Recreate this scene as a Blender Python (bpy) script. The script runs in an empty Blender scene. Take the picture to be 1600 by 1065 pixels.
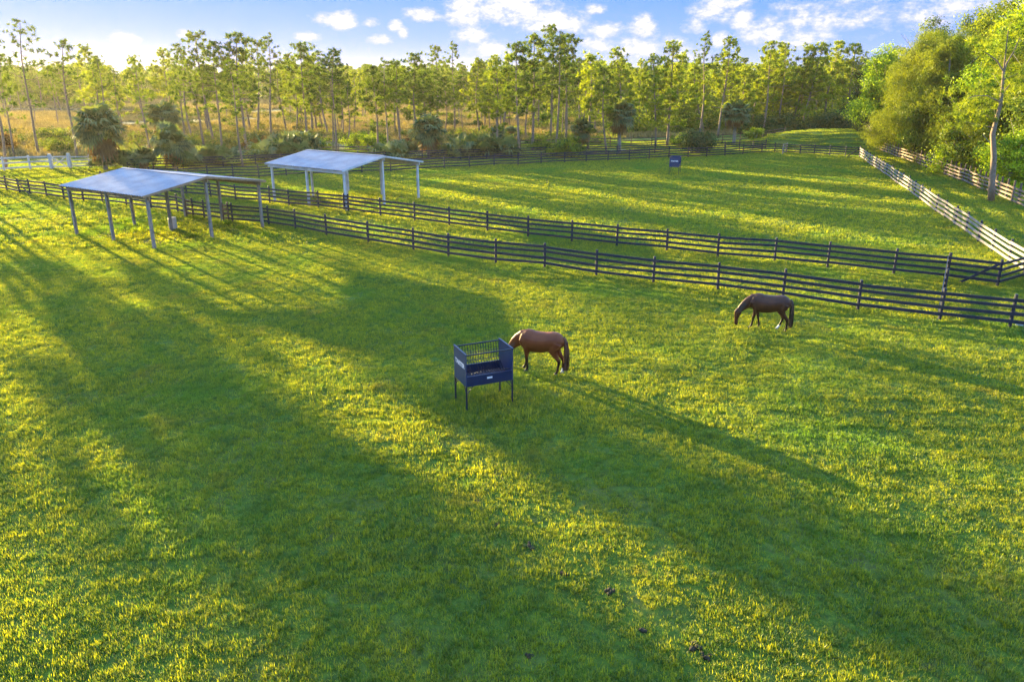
import bpy, bmesh, math, random
import numpy as np
from mathutils import Vector, Matrix, noise
rad = math.radians
S = bpy.context.scene
COL = S.collection
RNG = np.random.default_rng(7)
random.seed(7)
# ------------------------------------------------------------------ camera model
F, HY, HCAM = 1200.0, 125.0, 9.5
TILT = math.atan((532.5 - HY) / F)
CT, ST = math.cos(TILT), math.sin(TILT)
SUN_AZ, SUN_EL = 41.5, 7.5          # degrees left of the camera heading, above horizon
SD = Vector((-math.sin(rad(SUN_AZ)), math.cos(rad(SUN_AZ))))
SN = Vector((math.cos(rad(SUN_AZ)), math.sin(rad(SUN_AZ))))

def G(x, y):
    """surveyed point of the photograph -> ground position in metres"""
    u = (x - 800) / F; v = (532.5 - y) / F
    dz = -ST + v * CT
    s = -HCAM / dz
    return (u * s, (CT + v * ST) * s)

def height_at(b, top):
    Y = b[1]; v = (532.5 - top) / F
    return HCAM - Y * (ST - v * CT) / (CT + v * ST)

def x_at(px, Y, z):
    return (px - 800) / F * (Y * CT + (HCAM - z) * ST)

MOUND = (50.5, 124.5)
def gz(x, y):
    z = 0.0
    d = math.hypot(x, y)
    if d < 220:
        z += 0.07 * noise.noise(Vector((x * .11, y * .11, 3.1)))
        z += 0.085 * noise.noise(Vector((x * .33, y * .33, 9.1)))
        z += 0.045 * noise.noise(Vector((x * .9, y * .9, 1.7)))
        mx, my = (x - MOUND[0]) / 12.5, (y - MOUND[1]) / 10.5
        m = mx * mx + my * my
        if m < 1:
            z += 2.15 * (1 - m) ** 1.1
    return z

# ------------------------------------------------------------------ tagging
def tag(o, label=None, cat=None, group=None, kind=None):
    if label: o['label'] = label
    if cat: o['category'] = cat
    if group: o['group'] = group
    if kind: o['kind'] = kind
    return o

def empty(name, loc=(0, 0, 0), rz=0.0):
    o = bpy.data.objects.new(name, None)
    o.empty_display_size = .3
    COL.objects.link(o); o.location = loc; o.rotation_euler = (0, 0, rz)
    return o

def link(name, me, parent=None):
    o = bpy.data.objects.new(name, me); COL.objects.link(o)
    if parent: o.parent = parent
    return o

def copy_tree(o, parent=None):
    c = o.copy(); COL.objects.link(c)
    if parent: c.parent = parent
    for ch in list(o.children):
        copy_tree(ch, c)
    return c

# ------------------------------------------------------------------ mesh builders
class MB:
    def __init__(s): s.v = []; s.f = []
    def add(s, vs, fs):
        n = len(s.v); s.v += [tuple(a) for a in vs]; s.f += [tuple(i + n for i in f) for f in fs]
    def box(s, c, size, rz=0.0, M=None):
        hx, hy, hz = size[0] / 2, size[1] / 2, size[2] / 2
        vs = [Vector((a * hx, b * hy, d * hz)) for a in (-1, 1) for b in (-1, 1) for d in (-1, 1)]
        R = M if M else Matrix.Rotation(rz, 3, 'Z')
        vs = [R @ a + Vector(c) for a in vs]
        s.add(vs, [(0, 1, 3, 2), (4, 6, 7, 5), (0, 4, 5, 1), (2, 3, 7, 6), (0, 2, 6, 4), (1, 5, 7, 3)])
    def bar(s, a, b, w, h, up=(0, 0, 1)):
        a = Vector(a); b = Vector(b); d = b - a; L = d.length
        if L < 1e-6: return
        d.normalize(); u = Vector(up)
        if abs(d.dot(u)) > .98: u = Vector((1, 0, 0))
        y = u.cross(d).normalized(); z = d.cross(y)
        M = Matrix((d, y, z)).transposed()
        s.box((a + b) / 2, (L, w, h), M=M)
    def tube(s, pts, rs, n=8, cap=True):
        rings = []; k0 = len(s.v)
        P = [Vector(p) for p in pts]
        for i, p in enumerate(P):
            d = (P[min(i + 1, len(P) - 1)] - P[max(i - 1, 0)]).normalized()
            ref = Vector((0, 1, 0)) if abs(d.y) < .9 else Vector((1, 0, 0))
            x = ref.cross(d).normalized(); y = d.cross(x)
            r = rs[i] if not isinstance(rs, (int, float)) else rs
            rx, ry = r if isinstance(r, tuple) else (r, r)
            for j in range(n):
                t = 2 * math.pi * j / n
                s.v.append(tuple(p + x * (ry * math.cos(t)) + y * (rx * math.sin(t))))
        for i in range(len(P) - 1):
            for j in range(n):
                a = k0 + i * n + j; b = k0 + i * n + (j + 1) % n
                s.f.append((a, b, b + n, a + n))
        if cap:
            s.f.append(tuple(k0 + j for j in range(n))[::-1])
            e = k0 + (len(P) - 1) * n
            s.f.append(tuple(e + j for j in range(n)))
    def mesh(s, name, mat, smooth=False):
        me = bpy.data.meshes.new(name); me.from_pydata(s.v, [], s.f); me.update()
        if mat: me.materials.append(mat)
        if smooth: me.polygons.foreach_set('use_smooth', [True] * len(me.polygons))
        return me
    def build(s, name, mat, parent=None, smooth=False, bevel=0):
        o = link(name, s.mesh(name, mat, smooth), parent)
        if bevel:
            b = o.modifiers.new('b', 'BEVEL'); b.width = bevel; b.segments = 1; b.limit_method = 'ANGLE'
        return o

def tri_mesh(name, V, mat, var=None):
    """V (n,3,3) triangle soup, var (n,) per face value"""
    n = len(V)
    me = bpy.data.meshes.new(name)
    me.vertices.add(n * 3); me.vertices.foreach_set('co', np.ascontiguousarray(V, dtype=np.float32).ravel())
    me.loops.add(n * 3); me.loops.foreach_set('vertex_index', np.arange(n * 3, dtype=np.int32))
    me.polygons.add(n); me.polygons.foreach_set('loop_start', np.arange(0, n * 3, 3, dtype=np.int32))
    me.polygons.foreach_set('loop_total', np.full(n, 3, dtype=np.int32))
    if var is not None:
        a = me.attributes.new('v', 'FLOAT', 'FACE'); a.data.foreach_set('value', np.asarray(var, dtype=np.float32))
    me.materials.append(mat); me.update(calc_edges=True)
    return me

def unit(v): return v / (np.linalg.norm(v, axis=-1, keepdims=True) + 1e-9)

def needles(C, D, R, k, w, rng, spread=.9, jit=.25):
    """k thin triangles radiating from each centre C (n,3), biased along D (n,3)"""
    n = len(C)
    d = rng.normal(size=(n, k, 3)); d = unit(d) * spread + D[:, None, :]; d = unit(d)
    L = R[:, None, None] * (1 + jit * rng.normal(size=(n, k, 1)))
    s = unit(np.cross(d, rng.normal(size=(n, k, 3)))) * w * (.7 + .6 * rng.random((n, k, 1)))
    base = C[:, None, :] + d * L * .12
    V = np.stack([base - s, base + s, C[:, None, :] + d * L], axis=2).reshape(-1, 3, 3)
    return V

def leaves(P, size, rng, up=.4, asp=.55, out=None):
    """one triangle leaf per point"""
    n = len(P)
    nrm = unit(rng.normal(size=(n, 3)) * (1 if out is None else .55) + np.array([0, 0, up]) + (0 if out is None else out))
    a = unit(np.cross(nrm, rng.normal(size=(n, 3)))); b = np.cross(nrm, a)
    s = size * (.6 + .8 * rng.random((n, 1)))
    return np.stack([P - a * s * asp - b * s * .4, P + a * s * asp - b * s * .4, P + b * s], axis=1)

# ------------------------------------------------------------------ materials
def nmat(name):
    m = bpy.data.materials.new(name); m.use_nodes = True
    nt = m.node_tree; nt.nodes.clear()
    out = nt.nodes.new('ShaderNodeOutputMaterial')
    return m, nt, out

def N(nt, t, **kw):
    n = nt.nodes.new(t)
    for k, v in kw.items():
        if k in n.inputs: n.inputs[k].default_value = v
        else: setattr(n, k, v)
    return n

def mixc(nt, fac, a, b, mode='MIX'):
    n = nt.nodes.new('ShaderNodeMix'); n.data_type = 'RGBA'; n.blend_type = mode
    for s, v in ((0, fac), (6, a), (7, b)):
        if hasattr(v, 'is_linked') or hasattr(v, 'links'): nt.links.new(v, n.inputs[s])
        else: n.inputs[s].default_value = (*v, 1) if isinstance(v, tuple) and len(v) == 3 else v
    return n.outputs[2]

def math_(nt, op, a, b=None, c=None, clamp=False):
    n = nt.nodes.new('ShaderNodeMath'); n.operation = op; n.use_clamp = clamp
    for i, v in enumerate((a, b, c)):
        if v is None: continue
        if hasattr(v, 'links'): nt.links.new(v, n.inputs[i])
        else: n.inputs[i].default_value = v
    return n.outputs[0]

def ramp(nt, fac, stops):
    n = nt.nodes.new('ShaderNodeValToRGB')
    e = n.color_ramp.elements
    e[0].position = stops[0][0]; e[0].color = (*stops[0][1], 1)
    e[1].position = stops[-1][0]; e[1].color = (*stops[-1][1], 1)
    for p, c in stops[1:-1]:
        q = e.new(p); q.color = (*c, 1)
    nt.links.new(fac, n.inputs[0]); return n.outputs[0]

def wnoise(nt, scale, detail=3, rough=.55, coord='pos', dist=0):
    if coord == 'pos':
        g = nt.nodes.new('ShaderNodeNewGeometry'); o = g.outputs['Position']
    else:
        g = nt.nodes.new('ShaderNodeTexCoord'); o = g.outputs['Object']
    n = N(nt, 'ShaderNodeTexNoise', Scale=scale, Detail=detail, Roughness=rough, Distortion=dist)
    nt.links.new(o, n.inputs['Vector']); return n.outputs[0]

def mat_surface(name, c1, c2, scale=2.0, rough=.7, metal=0.0, bump=0.0, bscale=20.0, coord='obj', spec=.4, stretch=None):
    m, nt, out = nmat(name)
    f = wnoise(nt, scale, 5, .6, coord)
    f = ramp(nt, f, [(.32, (0, 0, 0)), (.68, (1, 1, 1))])
    c = mixc(nt, f, c1, c2)
    p = N(nt, 'ShaderNodeBsdfPrincipled', Roughness=rough, Metallic=metal)
    p.inputs['Specular IOR Level'].default_value = spec
    nt.links.new(c, p.inputs['Base Color'])
    if bump:
        b = N(nt, 'ShaderNodeBump', Strength=bump, Distance=.01)
        nt.links.new(wnoise(nt, bscale, 4, .6, coord), b.inputs['Height']); nt.links.new(b.outputs[0], p.inputs['Normal'])
    nt.links.new(p.outputs[0], out.inputs[0])
    return m

def mat_leaf(name, ca, cb, trans=.45, tcol=1.25, gloss=.015, objvar=.25, patch=None):
    """foliage: diffuse and translucent, colour from the per-face value, the object and slow noise"""
    m, nt, out = nmat(name)
    at = N(nt, 'ShaderNodeAttribute', attribute_name='v')
    oi = nt.nodes.new('ShaderNodeObjectInfo')
    f = math_(nt, 'MULTIPLY_ADD', oi.outputs['Random'], objvar, at.outputs['Fac'])
    f = math_(nt, 'SUBTRACT', f, objvar * .5, clamp=True)
    c = mixc(nt, f, ca, cb)
    if patch:
        for (sc, lo, hi, col) in patch:
            n = wnoise(nt, sc, 3, .6)
            k = ramp(nt, n, [(lo, (0, 0, 0)), (hi, (1, 1, 1))])
            c = mixc(nt, k, c, col)
    d = nt.nodes.new('ShaderNodeBsdfDiffuse'); t = nt.nodes.new('ShaderNodeBsdfTranslucent')
    g = N(nt, 'ShaderNodeBsdfGlossy', Roughness=.45)
    nt.links.new(c, d.inputs[0])
    tc = mixc(nt, 1.0, c, (tcol * 1.12, tcol, tcol * .3), 'MULTIPLY'); nt.links.new(tc, t.inputs[0])
    a = N(nt, 'ShaderNodeMixShader', Fac=trans); nt.links.new(d.outputs[0], a.inputs[1]); nt.links.new(t.outputs[0], a.inputs[2])
    b = N(nt, 'ShaderNodeMixShader', Fac=gloss); nt.links.new(a.outputs[0], b.inputs[1]); nt.links.new(g.outputs[0], b.inputs[2])
    nt.links.new(b.outputs[0], out.inputs[0])
    return m

M = {}
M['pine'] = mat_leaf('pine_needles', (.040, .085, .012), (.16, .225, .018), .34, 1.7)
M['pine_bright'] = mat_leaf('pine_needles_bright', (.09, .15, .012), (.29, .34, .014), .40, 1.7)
M['leaf_bright'] = mat_leaf('bright_leaves', (.05, .11, .010), (.28, .36, .012), .36, 1.7)
M['leaf_vivid'] = mat_leaf('vivid_leaves', (.10, .19, .010), (.36, .46, .012), .48, 1.8)
M['leaf_mid'] = mat_leaf('mid_leaves', (.035, .075, .010), (.22, .27, .014), .32, 1.6)
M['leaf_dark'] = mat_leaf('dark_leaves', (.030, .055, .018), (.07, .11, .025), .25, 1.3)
M['scrub'] = mat_leaf('scrub_leaves', (.07, .085, .02), (.24, .20, .05), .35, 1.4)
M['casuarina'] = mat_leaf('wispy_needles', (.04, .075, .010), (.22, .26, .014), .36, 1.6)
M['palm'] = mat_leaf('palm_fronds', (.05, .085, .030), (.19, .23, .08), .32, 1.3, .03)
M['palm_dead'] = mat_leaf('dead_fronds', (.14, .075, .03), (.24, .15, .06), .25, 1.2)
M['rust_leaf'] = mat_leaf('rusty_leaves', (.15, .07, .02), (.22, .14, .03), .35, 1.3)
M['grass'] = mat_leaf('grass_blades', (.040, .105, .022), (.345, .345, .013), .50, 1.95, .03, .2,
    patch=[(.42, .60, .82, (.24, .19, .035)), (.16, .50, .72, (.10, .20, .022)), (1.1, .54, .74, (.06, .13, .028)), (3.3, .58, .74, (.04, .085, .03))])
M['marsh'] = mat_leaf('marsh_grass', (.20, .15, .06), (.34, .27, .12), .3, 1.1, .02, .2, patch=[(.03, .55, .68, (.20, .20, .05))])
M['bark'] = mat_surface('pine_bark', (.16, .105, .07), (.26, .19, .14), 6, .9, bump=.6, bscale=30)
M['bark_grey'] = mat_surface('grey_bark', (.17, .15, .12), (.30, .26, .21), 4, .9, bump=.5, bscale=20)
M['black_wood'] = mat_surface('black_painted_wood', (.006, .009, .020), (.013, .018, .040), 3, .55, bump=.3, bscale=25, spec=.45)
M['pale_wood'] = mat_surface('weathered_sunlit_wood', (.16, .13, .12), (.32, .27, .25), 3, .75, bump=.4, bscale=25)  # weathered boards, colour lightened to stand for sun on their faces
M['pink_wood'] = mat_surface('weathered_pinkish_wood', (.15, .10, .075), (.27, .20, .16), 3, .85, bump=.4)
M['brown_wood'] = mat_surface('brown_wood', (.09, .055, .035), (.15, .10, .07), 3, .8, bump=.4)
M['white_wood'] = mat_surface('white_painted_wood', (.42, .41, .42), (.60, .59, .60), 2, .6, bump=.15)
M['shed_post'] = mat_surface('weathered_shed_timber', (.17, .135, .11), (.30, .26, .23), 3, .8, bump=.4)
M['shed_wood'] = mat_surface('rafter_timber', (.22, .13, .07), (.36, .24, .14), 3, .8, bump=.3)
M['blue_steel'] = mat_surface('blue_painted_steel', (.005, .013, .048), (.009, .021, .070), 2, .4, 0, spec=.4)
M['blue_panel'] = mat_surface('blue_end_panel', (.008, .026, .080), (.014, .040, .115), 2, .38, 0, spec=.45)
M['dark_steel'] = mat_surface('dark_steel', (.012, .018, .035), (.03, .035, .055), 3, .4, .3)
M['letter'] = mat_surface('pale_lettering', (.70, .66, .68), (.8, .78, .8), 2, .5)
M['plastic'] = mat_surface('pale_plastic', (.40, .37, .34), (.50, .46, .43), 2, .5)
M['manure'] = mat_surface('manure', (.016, .011, .005), (.04, .028, .012), 12, .9, bump=.8)
M['rock'] = mat_surface('grey_stone', (.20, .22, .26), (.33, .35, .38), 5, .8, bump=.6)
M['road'] = mat_surface('pale_sand', (.55, .47, .38), (.72, .64, .54), .4, .95, coord='pos')
M['hoof'] = mat_surface('hoof', (.02, .017, .015), (.05, .04, .03), 8, .5)

def metal_roof():
    m, nt, out = nmat('corrugated_metal')
    f = ramp(nt, wnoise(nt, .9, 5, .6, 'obj'), [(.35, (0, 0, 0)), (.65, (1, 1, 1))])
    c = mixc(nt, f, (.22, .21, .25), (.32, .31, .35))
    s = ramp(nt, wnoise(nt, 5, 4, .7, 'obj'), [(.60, (0, 0, 0)), (.8, (1, 1, 1))])
    c = mixc(nt, math_(nt, 'MULTIPLY', s, .6), c, (.22, .16, .12))
    p = N(nt, 'ShaderNodeBsdfPrincipled', Roughness=.5, Metallic=.25)
    nt.links.new(c, p.inputs['Base Color']); nt.links.new(p.outputs[0], out.inputs[0]); return m
M['roof'] = metal_roof()

def water_mat():
    m, nt, out = nmat('pond_water')
    p = N(nt, 'ShaderNodeBsdfPrincipled', Roughness=.12); p.inputs['Base Color'].default_value = (.05, .07, .08, 1)
    b = N(nt, 'ShaderNodeBump', Strength=.3, Distance=.1); nt.links.new(wnoise(nt, .8, 3), b.inputs['Height']); nt.links.new(b.outputs[0], p.inputs['Normal'])
    nt.links.new(p.outputs[0], out.inputs[0]); return m
M['water'] = water_mat()

def ground_mat():
    m, nt, out = nmat('paddock_soil_and_turf')
    g = nt.nodes.new('ShaderNodeNewGeometry'); sx = nt.nodes.new('ShaderNodeSeparateXYZ'); nt.links.new(g.outputs['Position'], sx.inputs[0])
    X, Y = sx.outputs[0], sx.outputs[1]
    n1 = wnoise(nt, .35, 5, .6); n2 = wnoise(nt, 6, 5, .65); n3 = wnoise(nt, .05, 4, .6)
    turf = ramp(nt, n2, [(.3, (.035, .060, .012)), (.5, (.07, .115, .014)), (.7, (.12, .165, .018))])
    turf = mixc(nt, ramp(nt, n1, [(.5, (0, 0, 0)), (.72, (.6, .6, .6))]), turf, (.13, .11, .035))
    n1b = wnoise(nt, .9, 5, .65)
    turf = mixc(nt, ramp(nt, n1b, [(.58, (0, 0, 0)), (.72, (.8, .8, .8))]), turf, (.075, .065, .03))
    marsh = ramp(nt, n2, [(.3, (.16, .12, .05)), (.7, (.28, .21, .10))])
    marsh = mixc(nt, ramp(nt, n3, [(.5, (0, 0, 0)), (.62, (.9, .9, .9))]), marsh, (.13, .13, .04))
    # dry marsh starts behind the outer fence, left of the wood
    a = math_(nt, 'MULTIPLY_ADD', X, -.45, Y)
    a = math_(nt, 'MULTIPLY_ADD', n1, 14.0, a)
    k = math_(nt, 'MULTIPLY', math_(nt, 'SUBTRACT', a, 131), .12, clamp=True)
    right = math_(nt, 'MULTIPLY', math_(nt, 'SUBTRACT', 42, math_(nt, 'MULTIPLY_ADD', Y, .16, X) if False else math_(nt, 'SUBTRACT', X, math_(nt, 'MULTIPLY', Y, .05))), .08, clamp=True)
    k = math_(nt, 'MULTIPLY', k, right)
    c = mixc(nt, k, turf, marsh)
    p = N(nt, 'ShaderNodeBsdfPrincipled', Roughness=.95); p.inputs['Specular IOR Level'].default_value = .1
    b = N(nt, 'ShaderNodeBump', Strength=.8, Distance=.05); nt.links.new(n2, b.inputs['Height']); nt.links.new(b.outputs[0], p.inputs['Normal'])
    nt.links.new(c, p.inputs['Base Color']); nt.links.new(p.outputs[0], out.inputs[0]); return m
M['ground'] = ground_mat()

# ------------------------------------------------------------------ ground
def graded(lo, hi, a, b, fine, grow=1.18):
    v = list(np.arange(a, b + 1e-6, fine)); s = fine; x = a
    left = []
    while x > lo: s = min(s * grow, 80); x -= s; left.append(x)
    s = fine; x = v[-1]; right = []
    while x < hi: s = min(s * grow, 80); x += s; right.append(x)
    return left[::-1] + v + right
xs = graded(-900, 900, -48, 58, .6); ys = graded(-200, 1500, 6, 150, .6)
gv = [(x, y, gz(x, y)) for y in ys for x in xs]
nx = len(xs)
gf = [(j * nx + i, j * nx + i + 1, (j + 1) * nx + i + 1, (j + 1) * nx + i) for j in range(len(ys) - 1) for i in range(nx - 1)]
me = bpy.data.meshes.new('ground'); me.from_pydata(gv, [], gf); me.materials.append(M['ground'])
me.polygons.foreach_set('use_smooth', [True] * len(me.polygons)); me.update()
tag(link('ground', me), kind='structure')

def gp(x, y, dz=0.0): return Vector((x, y, gz(x, y) + dz))
def GP(px, py, dz=0.0):
    x, y = G(px, py); return gp(x, y, dz)

# dirt track behind the paddocks
cl = [GP(*p) for p in ((-260, 288), (-120, 276), (30, 261.5), (200, 256), (400, 249), (560, 245.5), (660, 242), (850, 238.5), (1000, 234.5))]
mb = MB(); vs = []; fs = []
pts = []
for a, b in zip(cl, cl[1:]):
    for k in range(12): pts.append(a.lerp(b, k / 12))
for i, p in enumerate(pts):
    d = (pts[min(i + 1, len(pts) - 1)] - pts[max(0, i - 1)]); d.z = 0; d.normalize(); n = Vector((-d.y, d.x, 0))
    w = 1.25 + .3 * noise.noise(p * .2)
    for s_ in (-1, -.33, .33, 1):
        q = p + n * w * s_; vs.append((q.x, q.y, gz(q.x, q.y) + .03))
for i in range(len(pts) - 1):
    for j in range(3): fs.append((i * 4 + j, i * 4 + j + 1, i * 4 + j + 5, i * 4 + j + 4))
mb.add(vs, fs); tag(mb.build('dirt_track', M['road']), kind='structure')

# pond far off to the left
def pond(cx, cy, rx, ry, name='pond'):
    mb = MB(); n = 48
    vs = [(cx, cy, .06)] + [(cx + rx * math.cos(t) * (1 + .12 * math.sin(3 * t)), cy + ry * math.sin(t) * (1 + .15 * math.cos(2 * t)), .06) for t in [2 * math.pi * k / n for k in range(n)]]
    mb.add(vs, [(0, 1 + k, 1 + (k + 1) % n) for k in range(n)])
    tag(mb.build(name, M['water']), kind='structure')
pond(-165, 262, 52, 17)

# ------------------------------------------------------------------ grass (one stuff object, geometry nodes)
def grass_patch(name, size, tufts, blades, h, w, seed, mat, lean=.6):
    r = np.random.default_rng(seed)
    c = (r.random((tufts, 2)) - .5) * size * 1.25
    hh = h * (.5 + .95 * r.random(tufts) ** 1.3)
    nb = blades
    base = np.zeros((tufts, nb, 3)); base[..., :2] = c[:, None, :] + r.normal(size=(tufts, nb, 2)) * h * .5
    a = r.random((tufts, nb)) * 2 * np.pi
    ln = np.abs(r.normal(size=(tufts, nb))) * lean
    d = np.stack([np.cos(a) * ln, np.sin(a) * ln, np.ones_like(a)], -1); d = unit(d)
    L = hh[:, None, None] * (.7 + .6 * r.random((tufts, nb, 1)))
    side = np.stack([-np.sin(a), np.cos(a), np.zeros_like(a)], -1) * w * (.6 + .8 * r.random((tufts, nb, 1)))
    mid = base + d * L * .55
    dd = d.copy(); dd[..., :2] *= 1.9; dd = unit(dd)
    tip = mid + dd * L * .5
    lo = base.copy(); lo[..., 2] -= .02
    T1 = np.stack([lo - side, lo + side, mid + side * .8], 2).reshape(-1, 3, 3)
    T2 = np.stack([lo - side, mid + side * .8, mid - side * .8], 2).reshape(-1, 3, 3)
    T3 = np.stack([mid - side * .8, mid + side * .8, tip], 2).reshape(-1, 3, 3)
    v = np.clip(r.random(tufts)[:, None] * .9 + r.normal(size=(tufts, nb)) * .22 + .02, 0, 1).reshape(-1)
    return tri_mesh(name, np.concatenate([T1, T2, T3]), mat, np.concatenate([v, v, v]))

def scatter_object(name, pts, patches, label, cat=None):
    """pts: (x,y,z,scale,rot,index); one object whose instances are drawn by geometry nodes"""
    me = bpy.data.meshes.new(name)
    me.from_pydata([p[:3] for p in pts], [], [])
    for an, i in (('sc', 3), ('ro', 4)):
        a = me.attributes.new(an, 'FLOAT', 'POINT'); a.data.foreach_set('value', [p[i] for p in pts])
    a = me.attributes.new('ix', 'INT', 'POINT'); a.data.foreach_set('value', [int(p[5]) for p in pts])
    o = link(name, me)
    col = bpy.data.collections.new(name + '_sources')
    for m_ in patches:
        col.objects.link(bpy.data.objects.new(m_.name, m_))
    ng = bpy.data.node_groups.new(name, 'GeometryNodeTree')
    ng.interface.new_socket('Geometry', in_out='INPUT', socket_type='NodeSocketGeometry')
    ng.interface.new_socket('Geometry', in_out='OUTPUT', socket_type='NodeSocketGeometry')
    i_ = ng.nodes.new('NodeGroupInput'); o_ = ng.nodes.new('NodeGroupOutput')
    ci = ng.nodes.new('GeometryNodeCollectionInfo'); ci.inputs['Collection'].default_value = col
    ci.inputs['Separate Children'].default_value = True; ci.inputs['Reset Children'].default_value = True
    ip = ng.nodes.new('GeometryNodeInstanceOnPoints'); ip.inputs['Pick Instance'].default_value = True
    def attr(nm, ty):
        n = ng.nodes.new('GeometryNodeInputNamedAttribute'); n.data_type = ty; n.inputs[0].default_value = nm; return n.outputs[0]
    cx = ng.nodes.new('ShaderNodeCombineXYZ'); ng.links.new(attr('ro', 'FLOAT'), cx.inputs[2])
    ng.links.new(i_.outputs[0], ip.inputs['Points']); ng.links.new(ci.outputs[0], ip.inputs['Instance'])
    ng.links.new(attr('ix', 'INT'), ip.inputs['Instance Index']); ng.links.new(cx.outputs[0], ip.inputs['Rotation'])
    ng.links.new(attr('sc', 'FLOAT'), ip.inputs['Scale']); ng.links.new(ip.outputs[0], o_.inputs[0])
    md = o.modifiers.new('scatter', 'NODES'); md.node_group = ng
    tag(o, label, cat, kind='stuff')
    return o

def in_view(x, y, m=3.0):
    return y > 6 and abs(x) < .69 * (y + 3.2) + m
def worn(x, y):
    n = noise.noise(Vector((x * .21, y * .21, 5))) + .5 * noise.noise(Vector((x * .7, y * .7, 8)))
    return min(1.0, max(0.0, (n - .22) * 2.5))
gpts = []
patches = [grass_patch('turf%d' % k, 1.0, 230, 8, .076, .0062, 40 + k, M['grass'], .75) for k in range(5)]
patches += [grass_patch('turf_coarse%d' % k, 2.2, 270, 8, .105, .014, 60 + k, M['grass'], .8) for k in range(4)]
y = 7.0
while y < 46:
    x = -(.69 * (y + 3.2) + 2)
    while x < .69 * (y + 3.2) + 2:
        X = x + random.uniform(-.15, .15); Y = y + random.uniform(-.15, .15)
        t = worn(X, Y)
        gpts.append((X, Y, gz(X, Y), 1.0 - .22 * t + random.uniform(-.08, .12), random.uniform(0, 6.28), random.randrange(5)))
        x += .92
    y += .92
while y < 172:
    x = -(.69 * (y + 3.2) + 2)
    while x < .69 * (y + 3.2) + 2:
        X = x + random.uniform(-.4, .4); Y = y + random.uniform(-.4, .4)
        if Y < min(129, 98 + (X + 57) * .45) + (200 if X > 44 else 0):
            gpts.append((X, Y, gz(X, Y), 1.05 - .18 * worn(X, Y) + random.uniform(-.1, .2), random.uniform(0, 6.28), 5 + random.randrange(4)))
        x += 2.0
    y += 2.0
# ungrazed growth left standing along the fence lines
for line, (lo, hi) in (([(-60, 289), (48, 304.5), (161, 317), (302.6, 338.6), (420.6, 352), (576, 380), (774.7, 410.4), (931.5, 431), (1121, 453.7), (1340, 484), (1577, 512), (1700, 529)], (1.1, 1.7)),
                       ([(330, 309), (422, 319), (594.7, 338), (825, 371.3), (1121, 403.5), (1395.4, 429.5), (1557.6, 447.3)], (1.1, 1.6)),
                       ([(1343, 246.5), (1384, 275), (1437.7, 313.6), (1508.6, 364.7), (1600, 428), (1680, 484)], (1.0, 1.6)),
                       ([(1340, 222), (1437, 259), (1497, 282.5), (1600, 326), (1700, 370)], (1.4, 2.6))):
    Q = [G(*p) for p in line]
    for a, b in zip(Q, Q[1:]):
        L = math.hypot(b[0] - a[0], b[1] - a[1]); k = int(L / .7)
        for i in range(k):
            if random.random() < .35: continue
            t = (i + random.random()) / k; X = a[0] + (b[0] - a[0]) * t + random.gauss(0, .15); Y = a[1] + (b[1] - a[1]) * t + random.gauss(0, .15)
            gpts.append((X, Y, gz(X, Y), random.uniform(lo, hi), random.uniform(0, 6.28), random.randrange(5)))
for (px, py) in ((729.6, 643.5), (704, 627.7), (773, 615.7), (799.4, 631.4), (123, 368), (181, 378), (242, 390), (210, 351), (268, 363), (331, 374), (289, 338), (347, 349), (410, 359)):
    for k in range(3):
        X, Y = G(px, py); X += random.gauss(0, .25); Y += random.gauss(0, .25)
        gpts.append((X, Y, gz(X, Y), random.uniform(1.1, 1.7), random.uniform(0, 6.28), random.randrange(5)))
scatter_object('grass', gpts, patches, 'short green paddock turf covering the fields')

mp = [grass_patch('reed%d' % k, 5, 120, 9, .55, .05, 80 + k, M['marsh'], .5) for k in range(3)]
mpts = []
y = 100.0
while y < 420:
    st = 4.6 if y < 250 else 9
    x = -.72 * y - 10
    while x < .25 * y + 10:
        X = x + random.uniform(-1, 1); Y = y + random.uniform(-1, 1)
        dens = noise.noise(Vector((X * .02, Y * .02, 2)))
        if Y - .45 * X > 128 and X < 40 + .05 * Y and ((X + 165) / 56) ** 2 + ((Y - 262) / 20) ** 2 > 1 and dens > -.35:
            mpts.append((X, Y, 0, (1 if y < 250 else 1.9) * random.uniform(.8, 1.15), random.uniform(0, 6.28), random.randrange(3)))
        x += st
    y += st
scatter_object('marsh_grass', mpts, mp, 'dry golden marsh grass beyond the outer fence')

# ------------------------------------------------------------------ fences
def resample(P, sp=3.1, far=4.6):
    out = [P[0]]
    for a, b in zip(P, P[1:]):
        L = math.hypot(b[0] - a[0], b[1] - a[1])
        k = 1 if L < far else max(1, round(L / sp))
        for i in range(1, k + 1): out.append((a[0] + (b[0] - a[0]) * i / k, a[1] + (b[1] - a[1]) * i / k))
    return out

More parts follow.
